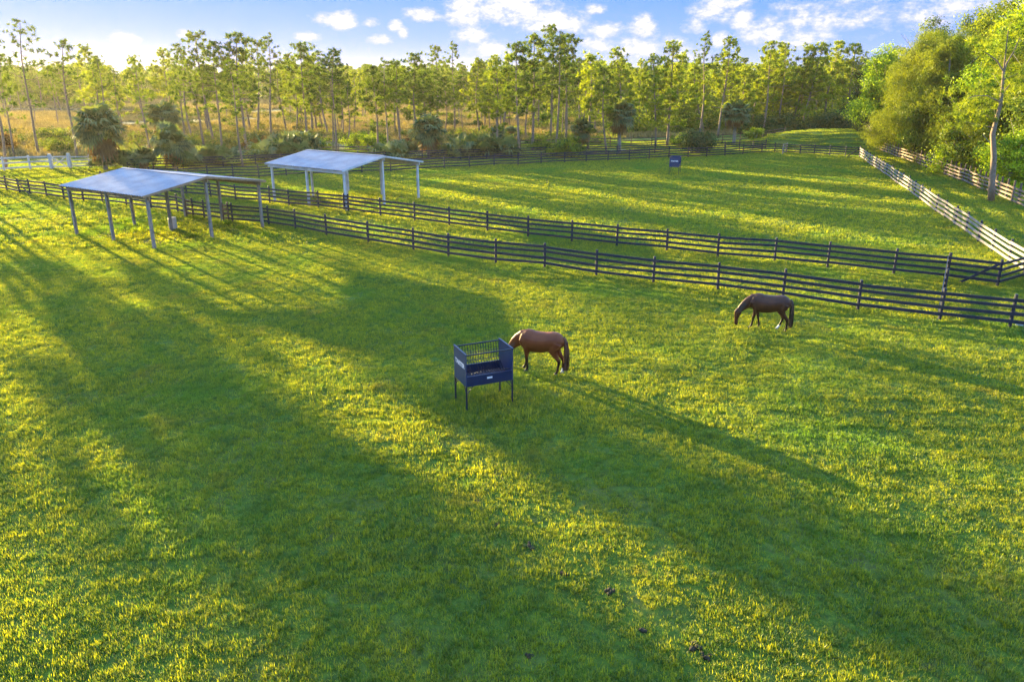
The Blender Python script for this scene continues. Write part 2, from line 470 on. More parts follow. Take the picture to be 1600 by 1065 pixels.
def fence(pts, label, mat, rails=(.29, .60, .90, 1.17), ph=1.36, pw=.13, rh=.135, side=-1, postmat=None, group=None, sp=3.1, far=4.6, name='paddock_fence'):
    """side -1: boards nailed on the camera's side of the posts"""
    P = resample(pts, sp, far)
    root = empty(name, gp(*P[0]))
    o0 = Vector(root.location)
    tag(root, label, 'fence', group)
    Z = [gz(*p) for p in P]
    rnd = random.Random(hash(label) % 1000 if False else len(P) * 17)
    tops = []
    for i, p in enumerate(P):
        q = P[i + 1] if i + 1 < len(P) else P[i - 1]
        a = math.atan2(q[1] - p[1], q[0] - p[0])
        mb = MB(); h = ph + rnd.uniform(-.03, .05)
        lx, ly = rnd.uniform(-.025, .025), rnd.uniform(-.025, .025)
        c = Vector((p[0], p[1], Z[i])) - o0
        n = 8
        mb.tube([c + Vector((0, 0, -.25)), c + Vector((lx * .9, ly * .9, h - .02)), c + Vector((lx, ly, h))], [pw * .56, pw * .53, pw * .40], n)
        mb.build('post', postmat or mat, root)
    for rz_ in rails:
        mb = MB()
        for i in range(len(P) - 1):
            a = Vector((P[i][0], P[i][1], Z[i] + rz_ + rnd.uniform(-.03, .025))) - o0
            b = Vector((P[i + 1][0], P[i + 1][1], Z[i + 1] + rz_ + rnd.uniform(-.03, .025))) - o0
            d = (b - a); d.z = 0; d.normalize(); n = Vector((-d.y, d.x, 0))
            # choose the side that faces the camera
            mid = (a + b) / 2 + o0
            if (Vector((0, 0, 0)) - Vector((mid.x, mid.y, 0))).dot(n) < 0: n = -n
            off = n * (pw * .56 + .018 + (.002 if i % 2 else -.002)) * (1 if side < 0 else -1)
            mb.bar(a + off - d * .03, b + off + d * .03, .034, rh * rnd.uniform(.94, 1.06))
        mb.build('rail', mat, root)
    return root

W = lambda L: [G(*p) for p in L]
F1 = W([(1725, 533), (1577, 512), (1468, 498), (1340, 484), (1222.5, 465.5), (1121, 453.7), (1020.5, 441.5), (931.5, 431), (851, 420), (774.7, 410.4), (700.7, 401.5), (646, 391), (576, 380), (510.5, 369.8), (461.9, 359.2), (420.6, 352), (364, 348), (358, 347), (319.5, 341), (302.6, 338.6), (278.5, 332.8), (237, 327.5), (197.9, 321.5), (161, 317), (131, 315), (100.6, 311.8), (73.6, 308.5), (48, 304.5), (30.9, 302.6), (11.2, 298.6), (-60, 289), (-200, 272)])
fence(F1, 'long black four-board fence running just behind the two horses', M['black_wood'])
F2 = W([(1557.6, 447.3), (1478, 438.4), (1395.4, 429.5), (1292.5, 417.5), (1210, 409.5), (1121, 403.5), (1041.5, 393), (963.5, 385.5), (893.5, 378), (825, 371.3), (761.5, 361.5), (702, 353), (648, 344.8), (594.7, 338), (544.8, 331.8), (538, 331.3), (497.9, 326.7), (452, 322), (422, 319), (369, 313.8), (330, 309), (291.7, 305), (250, 300.5), (205, 296), (160, 291)])
fence(F2, 'black four-board fence along the far side of the grass lane, behind the nearer fence', M['black_wood'])
fence(W([(1557.6, 447.3), (1612, 433)]), 'short black fence turning right from the corner post at the photo edge', M['black_wood'], name='corner_fence')
F3 = W([(1342.5, 245.5), (1320.5, 245), (1295.8, 243.9), (1271.8, 242.3), (1250, 241), (1228, 239.2), (1210, 239.5), (1190, 240), (1160.5, 242), (1132.5, 243.6), (1104, 245), (1075, 246.4), (1045, 247.8), (1014, 249.4), (983, 251), (950, 252.2), (916, 253.6), (882, 255.2), (845.5, 257), (809.5, 258.7), (772, 260.2), (733.6, 261.6), (694.3, 264), (652, 266), (610.7, 268.4), (566, 270.5), (520, 273), (448, 276.5), (405, 278.8), (365, 279), (325, 280), (280, 282), (235, 284)])
fence(F3, 'dark fence closing the far side of the paddock behind the second feeder', M['black_wood'], sp=3.5, far=6)
F3b = W([(1196, 233), (1176, 234.5), (1155, 236), (1132, 237), (1078, 238.8), (1023, 240.6), (964, 242), (906, 243.6), (852, 245), (800, 247), (720, 249), (660, 251), (560, 254.5), (480, 256.5), (400, 259), (349, 261), (287, 264), (240, 265.5), (200, 266.5)])
fence(F3b, 'dark rail fence in front of the palms and round bush', M['black_wood'], sp=3.6, far=5.5, name='outer_paddock_fence')
F6 = W([(1225, 219), (1156, 222), (1100, 225), (1018, 228.6), (920, 231), (850, 232.5), (775, 235), (690, 239), (620, 242), (530, 245.5), (430, 248), (347, 250.5)])
fence(F6, 'weathered brown rail fence running between the pine trunks', M['brown_wood'], sp=4, far=5.5, ph=1.55, rails=(.45, .85, 1.25), name='outer_fence')
F4 = W([(1343, 246.5), (1363, 260.5), (1384, 275), (1400, 286.6), (1418, 299.5), (1437.7, 313.6), (1461.8, 331.6), (1491, 352), (1508.6, 364.7), (1527.9, 378.8), (1549, 393), (1575, 411), (1600, 428), (1612, 436), (1680, 484)])
fence(F4, 'pale sunlit board fence slanting down the right side of the paddock', M['pale_wood'], postmat=M['black_wood'], sp=2.6, far=3.4, name='board_fence')
F5 = W([(1340, 222), (1362, 231), (1385, 240), (1410, 249.6), (1437, 259), (1476, 275), (1497, 282.5), (1536, 298), (1600, 326), (1700, 370)])
fence(F5, 'weathered grey-pink fence of close posts under the trees on the right', M['pink_wood'], postmat=M['brown_wood'], ph=1.75, rails=(.3, .62, .94, 1.26), sp=1.5, far=2.0, pw=.16, name='boundary_fence')
# cross fences between the two long runs
a, b = G(1468, 498), G(1478, 438.4)
fence([a, ((a[0] * .5 + b[0] * .5), (a[1] * .5 + b[1] * .5)), b], 'end-on black gate between the two long fences on the right', M['black_wood'], far=9, name='lane_gate')
fence([G(1222.5, 241.5), G(1228.5, 239.2)], 'small pale gate catching sun at the far paddock corner', M['pale_wood'], far=9, rails=(.3, .65, 1.0, 1.3), name='corner_gate')  # its sunlit look is put into the pale board colour
fence([G(292, 339.5), G(302.6, 338.6)], 'short brown gate under the back of the nearer shed', M['brown_wood'], far=9, name='shed_gate')
fence([G(350, 348), G(358, 347)], 'narrow brown gate beside the double fence posts', M['brown_wood'], far=9, name='double_post_gate')
# brace boards
def brace(a, b, label):
    mb = MB(); mb.bar(a, b, .05, .12); o = mb.build('fence_brace', M['black_wood']); tag(o, label, 'brace', None); return o
c = G(1557.6, 447.3); d = G(1497, 441.5)
brace(gp(c[0] - .1, c[1] - .12, 1.22), gp(d[0], d[1] - .12, .05), 'diagonal black brace leaning on the right-hand corner post')
c = G(30.9, 302.6); d = G(49, 306)
brace(gp(c[0], c[1] - .12, 1.15), gp(d[0], d[1] - .14, .05), 'diagonal brace propping the fence post at the far left')
c = G(1342.5, 245.5); d = G(1322, 246)
brace(gp(c[0], c[1] - .15, 1.2), gp(d[0], d[1] - .15, .05), 'diagonal brace at the far corner where pale fence begins')

# white fence and gate at the far left
WF = W([(112, 263), (141, 262), (172, 261.6), (203, 262)])
WL = W([(83, 264.2), (48, 265.5), (7, 268), (-45, 272), (-110, 277)])
fence(WL, 'white three-rail fence at the far left edge beside the pond-side track', M['white_wood'], rails=(.35, .9, 1.42), ph=1.55, pw=.2, rh=.16, name='white_fence', sp=3.3)
fence(WF, 'faded white fence between the white gate and round palm', M['white_wood'], rails=(.3, .6, .95, 1.3), ph=1.5, pw=.16, name='white_fence')
ga, gb = Vector((*G(83, 264.2), 0)), Vector((*G(112, 263), 0))
root = empty('white_gate', ga); tag(root, 'white gate with crossed braces between two stout posts', 'gate')
dv = gb - ga
for t in (0, 1):
    mb = MB(); mb.box(dv * t + Vector((0, -.25, .85)), (.26, .26, 1.7)); mb.build('gate_post', M['white_wood'], root)
mb = MB()
for z in (.25, .85, 1.35): mb.bar(dv * .08 + Vector((0, -.3, z)), dv * .92 + Vector((0, -.3, z)), .05, .13)
for t in (.08, .92): mb.bar(dv * t + Vector((0, -.3, .2)), dv * t + Vector((0, -.3, 1.4)), .05, .12)
mb.build('gate_frame', M['white_wood'], root)
mb = MB()
mb.bar(dv * .1 + Vector((0, -.36, .25)), dv * .9 + Vector((0, -.36, 1.35)), .03, .1)
mb.bar(dv * .1 + Vector((0, -.40, 1.35)), dv * .9 + Vector((0, -.40, .25)), .03, .1)
mb.build('cross_brace', M['white_wood'], root)

# ------------------------------------------------------------------ sheds
def shed(origin, ang, LU, LV, label, post_m, beam_m, eave, ridge, over=(.28, .42), fascia=False):
    """origin: front near-corner post (A3); u runs back along the ridge, v to the far side"""
    root = empty('run_in_shed', gp(*origin), ang)
    tag(root, label, 'shed', 'open pole sheds')
    ou, ov = over
    zr = lambda v: eave + (ridge - eave) * (1 - abs(v - LV / 2) / (LV / 2))
    for i in range(3):
        for j in range(3):
            u, v = LU * i / 2, LV * j / 2
            w = root.matrix_basis @ Vector((u, v, 0))
            z0 = gz(w.x, w.y) - root.location.z
            mb = MB(); mb.box((u, v, (zr(v) - .16 + z0 - .2) / 2), (.165, .165, zr(v) - .16 - z0 + .2))
            mb.build('post', post_m, root, bevel=.012)
    for j in range(3):       # beams along the ridge direction
        v = LV * j / 2
        mb = MB(); mb.box((LU / 2, v, zr(v) - .13 - .03), (LU + .5, .09, .24)); mb.build('beam', beam_m, root)
    rn = 9
    for side in (0, 1):
        for k in range(rn):
            u = -ou * .8 + (LU + 1.6 * ou) * k / (rn - 1)
            va, vb = (-ov * .9, LV / 2 - .01) if side == 0 else (LV / 2 + .01, LV + ov * .9)
            mb = MB(); mb.bar((u, va, zr(va) - .015), (u, vb, zr(vb) - .015), .05, .11)
            mb.build('rafter', M['shed_wood'] if not fascia else beam_m, root)
    # corrugated roof sheets
    for side in (0, 1):
        mb = MB(); nu = 132; th = .018
        vs = []; fs = []
        va, vb = (-ov, LV / 2 + .02) if side == 0 else (LV / 2 - .02, LV + ov)
        for i in range(nu + 1):
            u = -ou + (LU + 2 * ou) * i / nu
            c = .018 * (1 if i % 4 in (0, 1) else -1)
            for v in (va, vb):
                z = zr(v) + .075 + c
                vs.append((u, v, z)); vs.append((u, v, z - th))
        for i in range(nu):
            a = i * 4; b = a + 4
            fs += [(a, a + 2, b + 2, b), (a + 1, b + 1, b + 3, a + 3), (a, b, b + 1, a + 1), (a + 2, a + 3, b + 3, b + 2)]
        fs += [(0, 1, 3, 2), (nu * 4, nu * 4 + 2, nu * 4 + 3, nu * 4 + 1)]
        mb.add(vs, fs); mb.build('roof', M['roof'], root)
    mb = MB()
    for sg in (-1, 1):
        mb.bar((-ou - .02, LV / 2 + sg * .09, ridge + .095), (LU + ou + .02, LV / 2 + sg * .09, ridge + .095), .2, .012, up=(0, sg * .18, 1))
    mb.build('ridge_cap', M['roof'], root)
    for e in (-ou - .03, LU + ou + .03):
        mb = MB()
        for sg in (0, 1):
            va, vb = (-ov, LV / 2) if sg == 0 else (LV + ov, LV / 2)
            mb.bar((e, va, zr(va) + .02), (e, vb, zr(vb) + .02), .03, .13)
        mb.build('barge_board', M['shed_wood'] if not fascia else beam_m, root)
    if fascia:
        mb = MB(); mb.box((LU / 2, -.16, zr(0) - .16), (LU + .5, .05, .26)); mb.build('fascia', beam_m, root)
    return root
A3 = Vector(G(242.2, 389.3)); A1 = Vector(G(123.1, 367.8)); C3 = Vector(G(409.5, 358.9)); C1 = Vector(G(289.1, 337.9))
du = ((A1 - A3) + (C1 - C3)).normalized(); dw = ((C3 - A3) + (C1 - A1)).normalized()
# make square: u direction = average of du and dw turned a quarter
perp = Vector((-dw.y, dw.x)); u_ = (du + perp).normalized(); v_ = Vector((u_.y, -u_.x))
cen = (A3 + A1 + C3 + C1) / 4
def mkshed(cen, u_, LU, LV, **k):
    v_ = Vector((u_.y, -u_.x))
    o = cen - u_ * LU / 2 - v_ * LV / 2
    # right-handed frame: x=u, y=z x u = (-u.y,u.x) must equal v -> mirror by running u the other way
    o = o + u_ * LU
    return shed(o, math.atan2(-u_.y, -u_.x), LU, LV, **k)
mkshed(cen, u_, 8.35, 8.0, label='nearer open shed with lilac metal roof on weathered grey posts', post_m=M['shed_post'], beam_m=M['shed_wood'], eave=3.17, ridge=3.80)
A3 = Vector(G(546, 332)); A1 = Vector(G(433, 314.5)); C3 = Vector(G(651.7, 312.3))
u2 = (A1 - A3).normalized(); cen2 = (A1 + C3) / 2
perp = -Vector(((C3 - A3).y, -(C3 - A3).x)).normalized(); u2 = (u2 + perp).normalized()
mkshed(cen2, u2, 8.6, 8.0, label='farther open shed with white posts and white eave beam inside the back paddock', post_m=M['white_wood'], beam_m=M['white_wood'], eave=3.14, ridge=3.82, fascia=True)

# ------------------------------------------------------------------ hay feeders
def text_mesh(s, size):
    cu = bpy.data.curves.new('t', 'FONT'); cu.body = s; cu.size = size; cu.extrude = .002; cu.align_x = 'CENTER'; cu.align_y = 'CENTER'
    cu.offset = .006
    o = bpy.data.objects.new('t', cu); COL.objects.link(o)
    dg = bpy.context.evaluated_depsgraph_get()
    me = bpy.data.meshes.new_from_object(o.evaluated_get(dg)); bpy.data.objects.remove(o)
    me.materials.clear(); me.materials.append(M['letter']); return me

def feeder(loc, rz, label, L=1.55, Wd=1.0):
    """x along the length, y from the near side to the back, lettered end at x=0"""
    root = empty('hay_feeder', loc, rz); tag(root, label, 'hay feeder', 'blue steel hay feeders')
    zb, zt = .80, 1.80
    for (x, y) in ((0, 0), (L, 0), (0, Wd), (L, Wd)):
        mb = MB(); mb.box((x, y, zb / 2 - .02), (.045, .045, zb + .1)); mb.box((x, y, .012), (.09, .09, .02)); mb.build('leg', M['dark_steel'], root)
        sx = 1 if x == 0 else -1; sy = 1 if y == 0 else -1
        mb = MB(); mb.bar((x, y, .55), (x + sx * .22, y, zb + .01), .02, .02); mb.bar((x, y, .55), (x, y + sy * .22, zb + .01), .02, .02)
        mb.build('brace', M['dark_steel'], root)
    for x in (0, L):
        mb = MB(); mb.box((x, Wd / 2, (zb + zt) / 2), (.03, Wd + .05, zt - zb)); p = mb.build('end_panel', M['blue_panel'], root)
        mb = MB(); mb.box((x, Wd / 2, zt + .018), (.055, Wd + .09, .035)); mb.build('rim', M['blue_steel'], root)
    # trough
    th = .30
    mb = MB()
    mb.box((L / 2, 0, zb + th / 2), (L - .034, .025, th)); mb.box((L / 2, Wd, zb + th / 2), (L - .034, .025, th))
    mb.box((L / 2, Wd / 2, zb + .06), (L - .034, Wd - .03, .02))
    mb.box((L / 2, 0, zb + th + .013), (L - .036, .05, .025)); mb.box((L / 2, Wd, zb + th + .013), (L - .036, .05, .025))
    mb.build('trough', M['blue_steel'], root)
    # top rails and the V of hay bars
    for y in (.02, Wd - .02):
        mb = MB(); mb.bar((0.02, y, zt - .01), (L - .02, y, zt - .01), .035, .035); mb.build('top_rail', M['dark_steel'], root)
    for y0, y1, zz in ((Wd - .03, Wd / 2 + .06, zb + .16),):
        mb = MB(); n = 17
        for k in range(n):
            x = .06 + (L - .12) * k / (n - 1)
            zg = .02 * math.sin(k)
            mb.tube([(x, y0, zt - .02), (x + .02, y0 - .02, 1.45), (x - .02, y0 - .06, 1.3), (x, y1, zz)], .009, 5)
        for z in (1.52, 1.28):
            mb.bar((.02, y0 - (.05 if z < 1.4 else .015), z), (L - .02, y0 - (.05 if z < 1.4 else .015), z), .016, .016)
        mb.build('hay_rack', M['dark_steel'], root)
    mb = MB(); n = 15
    for k in range(n):
        x = .07 + (L - .14) * k / (n - 1)
        mb.tube([(x, .14, zb + th + .02), (x + .02, .32, zb + .30), (x, Wd / 2 + .0, zb + .12)], .011, 5)
    mb.bar((.02, .14, zb + th + .02), (L - .02, .14, zb + th + .02), .02, .02)
    mb.build('hay_rack', M['dark_steel'], root)
    t = link('lettering', text_mesh('TARTER', .19), root); t.location = (-.018, Wd / 2, 1.40); t.rotation_euler = (rad(90), 0, rad(-90))
    t.scale = (1.15, 1, 1)
    mb = MB(); mb.box((L * .5, -.015, zb + .20), (.17, .005, .055)); mb.build('label_plate', M['letter'], root)
    return root
FL, BL, BR, FR = [Vector(G(*p)) for p in ((729.6, 643.5), (704, 627.7), (773, 615.7), (799.4, 631.4))]
dx = (FR - FL + BR - BL).normalized()
feeder(gp(FL.x, FL.y), math.atan2(dx.y, dx.x), 'tall blue steel hay feeder standing beside the chestnut horse', L=1.5, Wd=.98)
b = Vector(G(1060, 273.5))
feeder(gp(b.x, b.y), rad(72), 'small distant blue hay feeder alone in the far paddock')

# ------------------------------------------------------------------ horses
def coat(name, base, dark, red):
    m, nt, out = nmat(name)
    at = N(nt, 'ShaderNodeAttribute', attribute_name='coat')
    f = wnoise(nt, 3.0, 4, .6, 'obj')
    c = mixc(nt, ramp(nt, f, [(.35, (0, 0, 0)), (.7, (1, 1, 1))]), base, red)
    sp = N(nt, 'ShaderNodeSeparateColor'); nt.links.new(at.outputs['Color'], sp.inputs[0])
    c = mixc(nt, sp.outputs[0], c, dark)
    c = mixc(nt, sp.outputs[1], c, (.75, .72, .68))
    p = N(nt, 'ShaderNodeBsdfPrincipled', Roughness=.42); p.inputs['Specular IOR Level'].default_value = .28
    p.inputs['Sheen Weight'].default_value = .0
    b = N(nt, 'ShaderNodeBump', Strength=.12, Distance=.01); nt.links.new(wnoise(nt, 14, 4, .6, 'obj'), b.inputs['Height']); nt.links.new(b.outputs[0], p.inputs['Normal'])
    nt.links.new(c, p.inputs['Base Color']); nt.links.new(p.outputs[0], out.inputs[0]); return m

def horse(loc, heading, label, mats, stance, sock, neck_turn=0.0, seed=1, scale=1.0, white_hoof=0):
    """heading: angle of the nose direction; stance: x shift of the four hooves (LF RF LH RH)"""
    root = empty('horse', loc, heading); tag(root, label, 'horse', None); root.scale = (scale,) * 3
    mb = MB()
    T = [(-.80, 1.22, .07, .10), (-.74, 1.19, .17, .20), (-.62, 1.165, .255, .285), (-.45, 1.145, .285, .315), (-.25, 1.09, .295, .335), (0.0, 1.05, .31, .365),
         (.22, 1.045, .30, .375), (.38, 1.07, .285, .39), (.52, 1.10, .245, .365), (.66, 1.11, .18, .28), (.76, 1.11, .09, .15)]
    mb.tube([(x, 0, z) for x, z, w, h in T], [(w, h) for x, z, w, h in T], 20)
    def ny(x): return neck_turn * max(0, x - .6) ** 1.2
    Nk = [(.42, 1.22, .15, .24), (.60, 1.17, .14, .25), (.78, 1.05, .115, .225), (.93, .92, .095, .185), (1.05, .79, .082, .145), (1.12, .70, .075, .115)]
    mb.tube([(x, ny(x), z) for x, z, w, h in Nk], [(w, h) for x, z, w, h in Nk], 16)
    Hd = [(1.06, .80, .05, .06), (1.12, .73, .075, .11), (1.165, .62, .095, .15), (1.19, .49, .074, .115), (1.20, .36, .058, .085), (1.20, .24, .058, .078), (1.195, .15, .062, .076), (1.18, .08, .05, .058)]
    mb.tube([(x, ny(x), z) for x, z, w, h in Hd], [(w, h) for x, z, w, h in Hd], 14)
    for sy in (-1, 1):   # cheeks, shoulder and croup muscles
        mb.tube([(.50, sy * .14, 1.28), (.56, sy * .17, 1.08), (.50, sy * .16, .90)], [(.05, .13), (.06, .17), (.05, .10)], 12)
        mb.tube([(1.02, ny(1.03) + sy * .055, .84), (.985, ny(1.0) + sy * .062, .90), (.965, ny(.98) + sy * .066, .955)], [(.028, .03), (.025, .03), (.006, .008)], 8)
    hooves = []
    for k, (front, sy) in enumerate(((1, 1), (1, -1), (0, 1), (0, -1))):
        s_ = stance[k]
        if front:
            Lg = [(.50, 1.02, .15, .10, .16), (.46, .86, .155, .085, .125), (.455, .70, .15, .066, .088), (.46, .57, .145, .052, .066), (.465, .47, .14, .052, .060), (.455, .39, .138, .038, .046), (.45, .26, .135, .033, .041), (.445, .155, .133, .040, .050), (.465, .095, .132, .036, .040), (.485, .05, .132, .045, .052)]
        else:
            Lg = [(-.55, 1.12, .14, .14, .23), (-.50, .95, .165, .12, .21), (-.47, .82, .16, .095, .155), (-.55, .68, .15, .066, .10), (-.645, .55, .14, .048, .075), (-.685, .475, .135, .048, .068), (-.675, .39, .133, .038, .050), (-.655, .26, .132, .034, .044), (-.645, .155, .13, .042, .052), (-.62, .095, .13, .037, .041), (-.60, .05, .13, .045, .052)]
        sh = lambda z: s_ * max(0.0, 1 - z / 1.0) ** 1.15
        mb.tube([(x + sh(z), sy * y_, z) for x, z, y_, w, h in Lg], [(w, h) for x, z, y_, w, h in Lg], 12)
        hooves.append((Lg[-1][0] + sh(0), sy * Lg[-1][2]))
    tmp = link('tmp', mb.mesh('tmp', None))
    rm = tmp.modifiers.new('r', 'REMESH'); rm.mode = 'VOXEL'; rm.voxel_size = .016
    sm = tmp.modifiers.new('s', 'SMOOTH'); sm.factor = .5; sm.iterations = 7
    dg = bpy.context.evaluated_depsgraph_get()
    me = bpy.data.meshes.new_from_object(tmp.evaluated_get(dg)); bpy.data.objects.remove(tmp)
    me.name = 'horse_body'; me.materials.clear(); me.materials.append(mats[0])
    me.polygons.foreach_set('use_smooth', [True] * len(me.polygons))
    ca = me.color_attributes.new('coat', 'FLOAT_COLOR', 'POINT')
    for i, v in enumerate(me.vertices):
        x, y_, z = v.co
        d = 0.0
        leg = x < .9
        if leg and z < .62: d = min(1, (.62 - z) / .16)
        if x > 1.1 and z < .22: d = max(d, min(1, (.22 - z) / .08) * .8)
        w = 0.0
        hx, hy = hooves[sock]
        if leg and z < .20 and math.hypot(x - hx, y_ - hy) < .16: w = min(1, (.20 - z) / .03); d *= 1 - w
        ca.data[i].color = (d, w, 0, 1)
    body = link('body', me, root)
    for k, (hx, hy) in enumerate(hooves):
        h = MB(); h.tube([(hx + .012, hy, -.005), (hx + .006, hy, .03), (hx, hy, .065)], [(.056, .066), (.052, .06), (.046, .052)], 12)
        h.build('hoof', M['hoof'] if k != white_hoof else M['plastic'], root, True)
    for sy in (-1, 1):
        e = MB(); c = Vector((1.185, ny(1.18) + sy * .080, .60)); e.tube([c + Vector((0, 0, -.018)), c, c + Vector((0, 0, .018))], [(.004, .006), (.012, .018), (.004, .006)], 8)
        e.build('eye', M['hoof'], body, True)
    r = np.random.default_rng(seed)
    # mane: strands lying over the crest to the near side
    n = 420; t = r.random(n)
    cx = np.interp(t, [0, .25, .5, .75, 1], [.48, .70, .90, 1.04, 1.10]); cz = np.interp(t, [0, .25, .5, .75, 1], [1.462, 1.37, 1.16, .965, .86]) - .01
    cy = np.array([ny(v) for v in cx]); sgn = np.where(r.random(n) < .8, 1, -1)
    p0 = np.stack([cx, cy, cz], 1); ln = .13 + .13 * r.random(n)
    d = np.stack([-.15 + .2 * r.normal(size=n), sgn * .75, -.75 + .1 * r.normal(size=n)], 1)
    p1 = p0 + np.stack([0 * cx, sgn * .07, -.015 + 0 * cx], 1); p2 = p1 + unit(d * np.array([1, .25, 1.3])) * ln[:, None]
    w = np.stack([.012 + 0 * cx, 0 * cx, .004 + 0 * cx], 1)
    V = np.concatenate([np.stack([p0 - w, p0 + w, p1 + w], 1), np.stack([p0 - w, p1 + w, p1 - w], 1), np.stack([p1 - w, p1 + w, p2], 1)])
    link('mane', tri_mesh('mane', V, mats[1], r.random(len(V))), root)
    # tail: core plus strands
    tl = MB(); tl.tube([(-.77, 0, 1.30), (-.83, 0, 1.22), (-.87, 0, 1.02), (-.885, 0, .75), (-.87, 0, .48), (-.85, 0, .28)], [(.04, .045), (.06, .06), (.08, .075), (.11, .09), (.10, .08), (.03, .03)], 12)
    to = tl.build('tail', mats[1], root, True)
    n = 500; ph = r.random(n) * 6.28; z0 = .55 + .6 * r.random(n)
    p0 = np.stack([-.875 + .05 * np.cos(ph), .06 * np.sin(ph), z0], 1)
    p2 = p0 * np.array([1, 1.5, 0]) + np.stack([.03 * r.normal(size=n), .02 * r.normal(size=n), np.maximum(.12, z0 - .35 - .35 * r.random(n))], 1)
    w = np.stack([.012 * np.sin(ph), .012 * np.cos(ph), 0 * ph], 1); mid = (p0 + p2) / 2 + np.stack([-.02 + 0 * ph, 0 * ph, 0 * ph], 1)
    V = np.concatenate([np.stack([p0 - w, p0 + w, mid + w], 1), np.stack([p0 - w, mid + w, mid - w], 1), np.stack([mid - w, mid + w, p2], 1)])
    link('tail_hair', tri_mesh('tail_hair', V, mats[1], r.random(len(V))), to)
    return root
hairA = mat_surface('dark_mane_hair', (.02, .012, .008), (.06, .028, .014), 6, .5)
hairC = mat_surface('chestnut_tail_hair', (.05, .018, .008), (.14, .045, .018), 6, .5)
coat1 = coat('chestnut_coat', (.155, .034, .009), (.022, .009, .006), (.205, .050, .013))
coat2 = coat('bay_coat', (.050, .016, .008), (.007, .004, .003), (.090, .028, .011))
fm, hm = Vector(G(817, 579)), Vector(G(868, 583.5)); c1 = (fm + hm) / 2; d1 = fm - hm
horse(gp(c1.x + .05, c1.y), math.atan2(d1.y, d1.x) - rad(6), 'chestnut horse with head lowered behind the blue feeder', (coat1, hairC), (-.02, .16, .02, -.12), 3, neck_turn=-.25, seed=3, scale=1.02, white_hoof=3)
fm, hm = Vector(G(1176, 511)), Vector(G(1218, 516)); c1 = (fm + hm) / 2; d1 = fm - hm
horse(gp(c1.x + .02, c1.y), math.atan2(d1.y, d1.x) + rad(4), 'dark bay horse with one white hind foot grazing by the fence', (coat2, hairA), (.18, -.16, -.12, .22), 3, neck_turn=.12, seed=5, white_hoof=3)

# ------------------------------------------------------------------ small things on the grass
def lump(name, pt, r, mat, label, cat, n=7, flat=.5, seed=0, group=None):
    rr = random.Random(seed); bm = bmesh.new()
    for k in range(n):
        m_ = Matrix.Translation((rr.gauss(0, r * .5), rr.gauss(0, r * .5), r * flat * rr.uniform(.2, .8))) @ Matrix.Diagonal((r * rr.uniform(.3, .6), r * rr.uniform(.3, .6), r * flat * rr.uniform(.6, 1), 1))
        bmesh.ops.create_icosphere(bm, subdivisions=2, radius=1, matrix=m_)
    for v in bm.verts:
        v.co += Vector((1, 1, 1)) * noise.noise(v.co * (3 / r)) * r * .12
    me = bpy.data.meshes.new(name); bm.to_mesh(me); bm.free(); me.materials.append(mat)
    o = link(name, me); o.location = pt; tag(o, label, cat, group); return o
for i, (x, y, r, lab) in enumerate(((828, 855, .19, 'largest upright dark manure pile in the middle of the near grass'), (776, 822, .13, 'small dark manure pile just up-left of the largest one'),
        (881, 900, .13, 'small manure pile between the largest one and the brown one'), (952, 926, .16, 'brownish manure pile at the edge of the long sunlit streak'),
        (1003, 985, .15, 'dark manure pile below the brownish one'), (1085, 1012, .17, 'elongated dark manure pile with a trail toward the lower right'), (1104, 1026, .15, 'lower lump beside the elongated manure pile'),
        (828, 1024, .14, 'dark manure pile nearest the bottom edge of the photo'), (746, 785, .11, 'faint small manure pile highest of the near row'), (689, 727, .10, 'tiny manure pile beside a tan grass patch below the feeder'))):
    lump('manure_pile', GP(x, y), r * .55, M['manure'], lab, 'manure pile', seed=i, group='manure piles on the near grass')
lump('stone', GP(1597, 513), .33, M['rock'], 'blue-grey stone by the last post of the near fence', 'stone', 3, .5, 3)
p = GP(271, 358.5)
root = empty('feed_barrel', p); tag(root, 'pale upright feed barrel beside the middle post of the nearer shed', 'barrel')
mb = MB(); mb.tube([(0, 0, -.03), (0, 0, .1), (0, 0, .7), (0, 0, .78)], [.24, .26, .26, .24], 16); mb.build('body', M['plastic'], root, True)
mb = MB(); mb.tube([(0, 0, .78), (0, 0, .83)], [.265, .25], 16); mb.build('lid', M['plastic'], root)

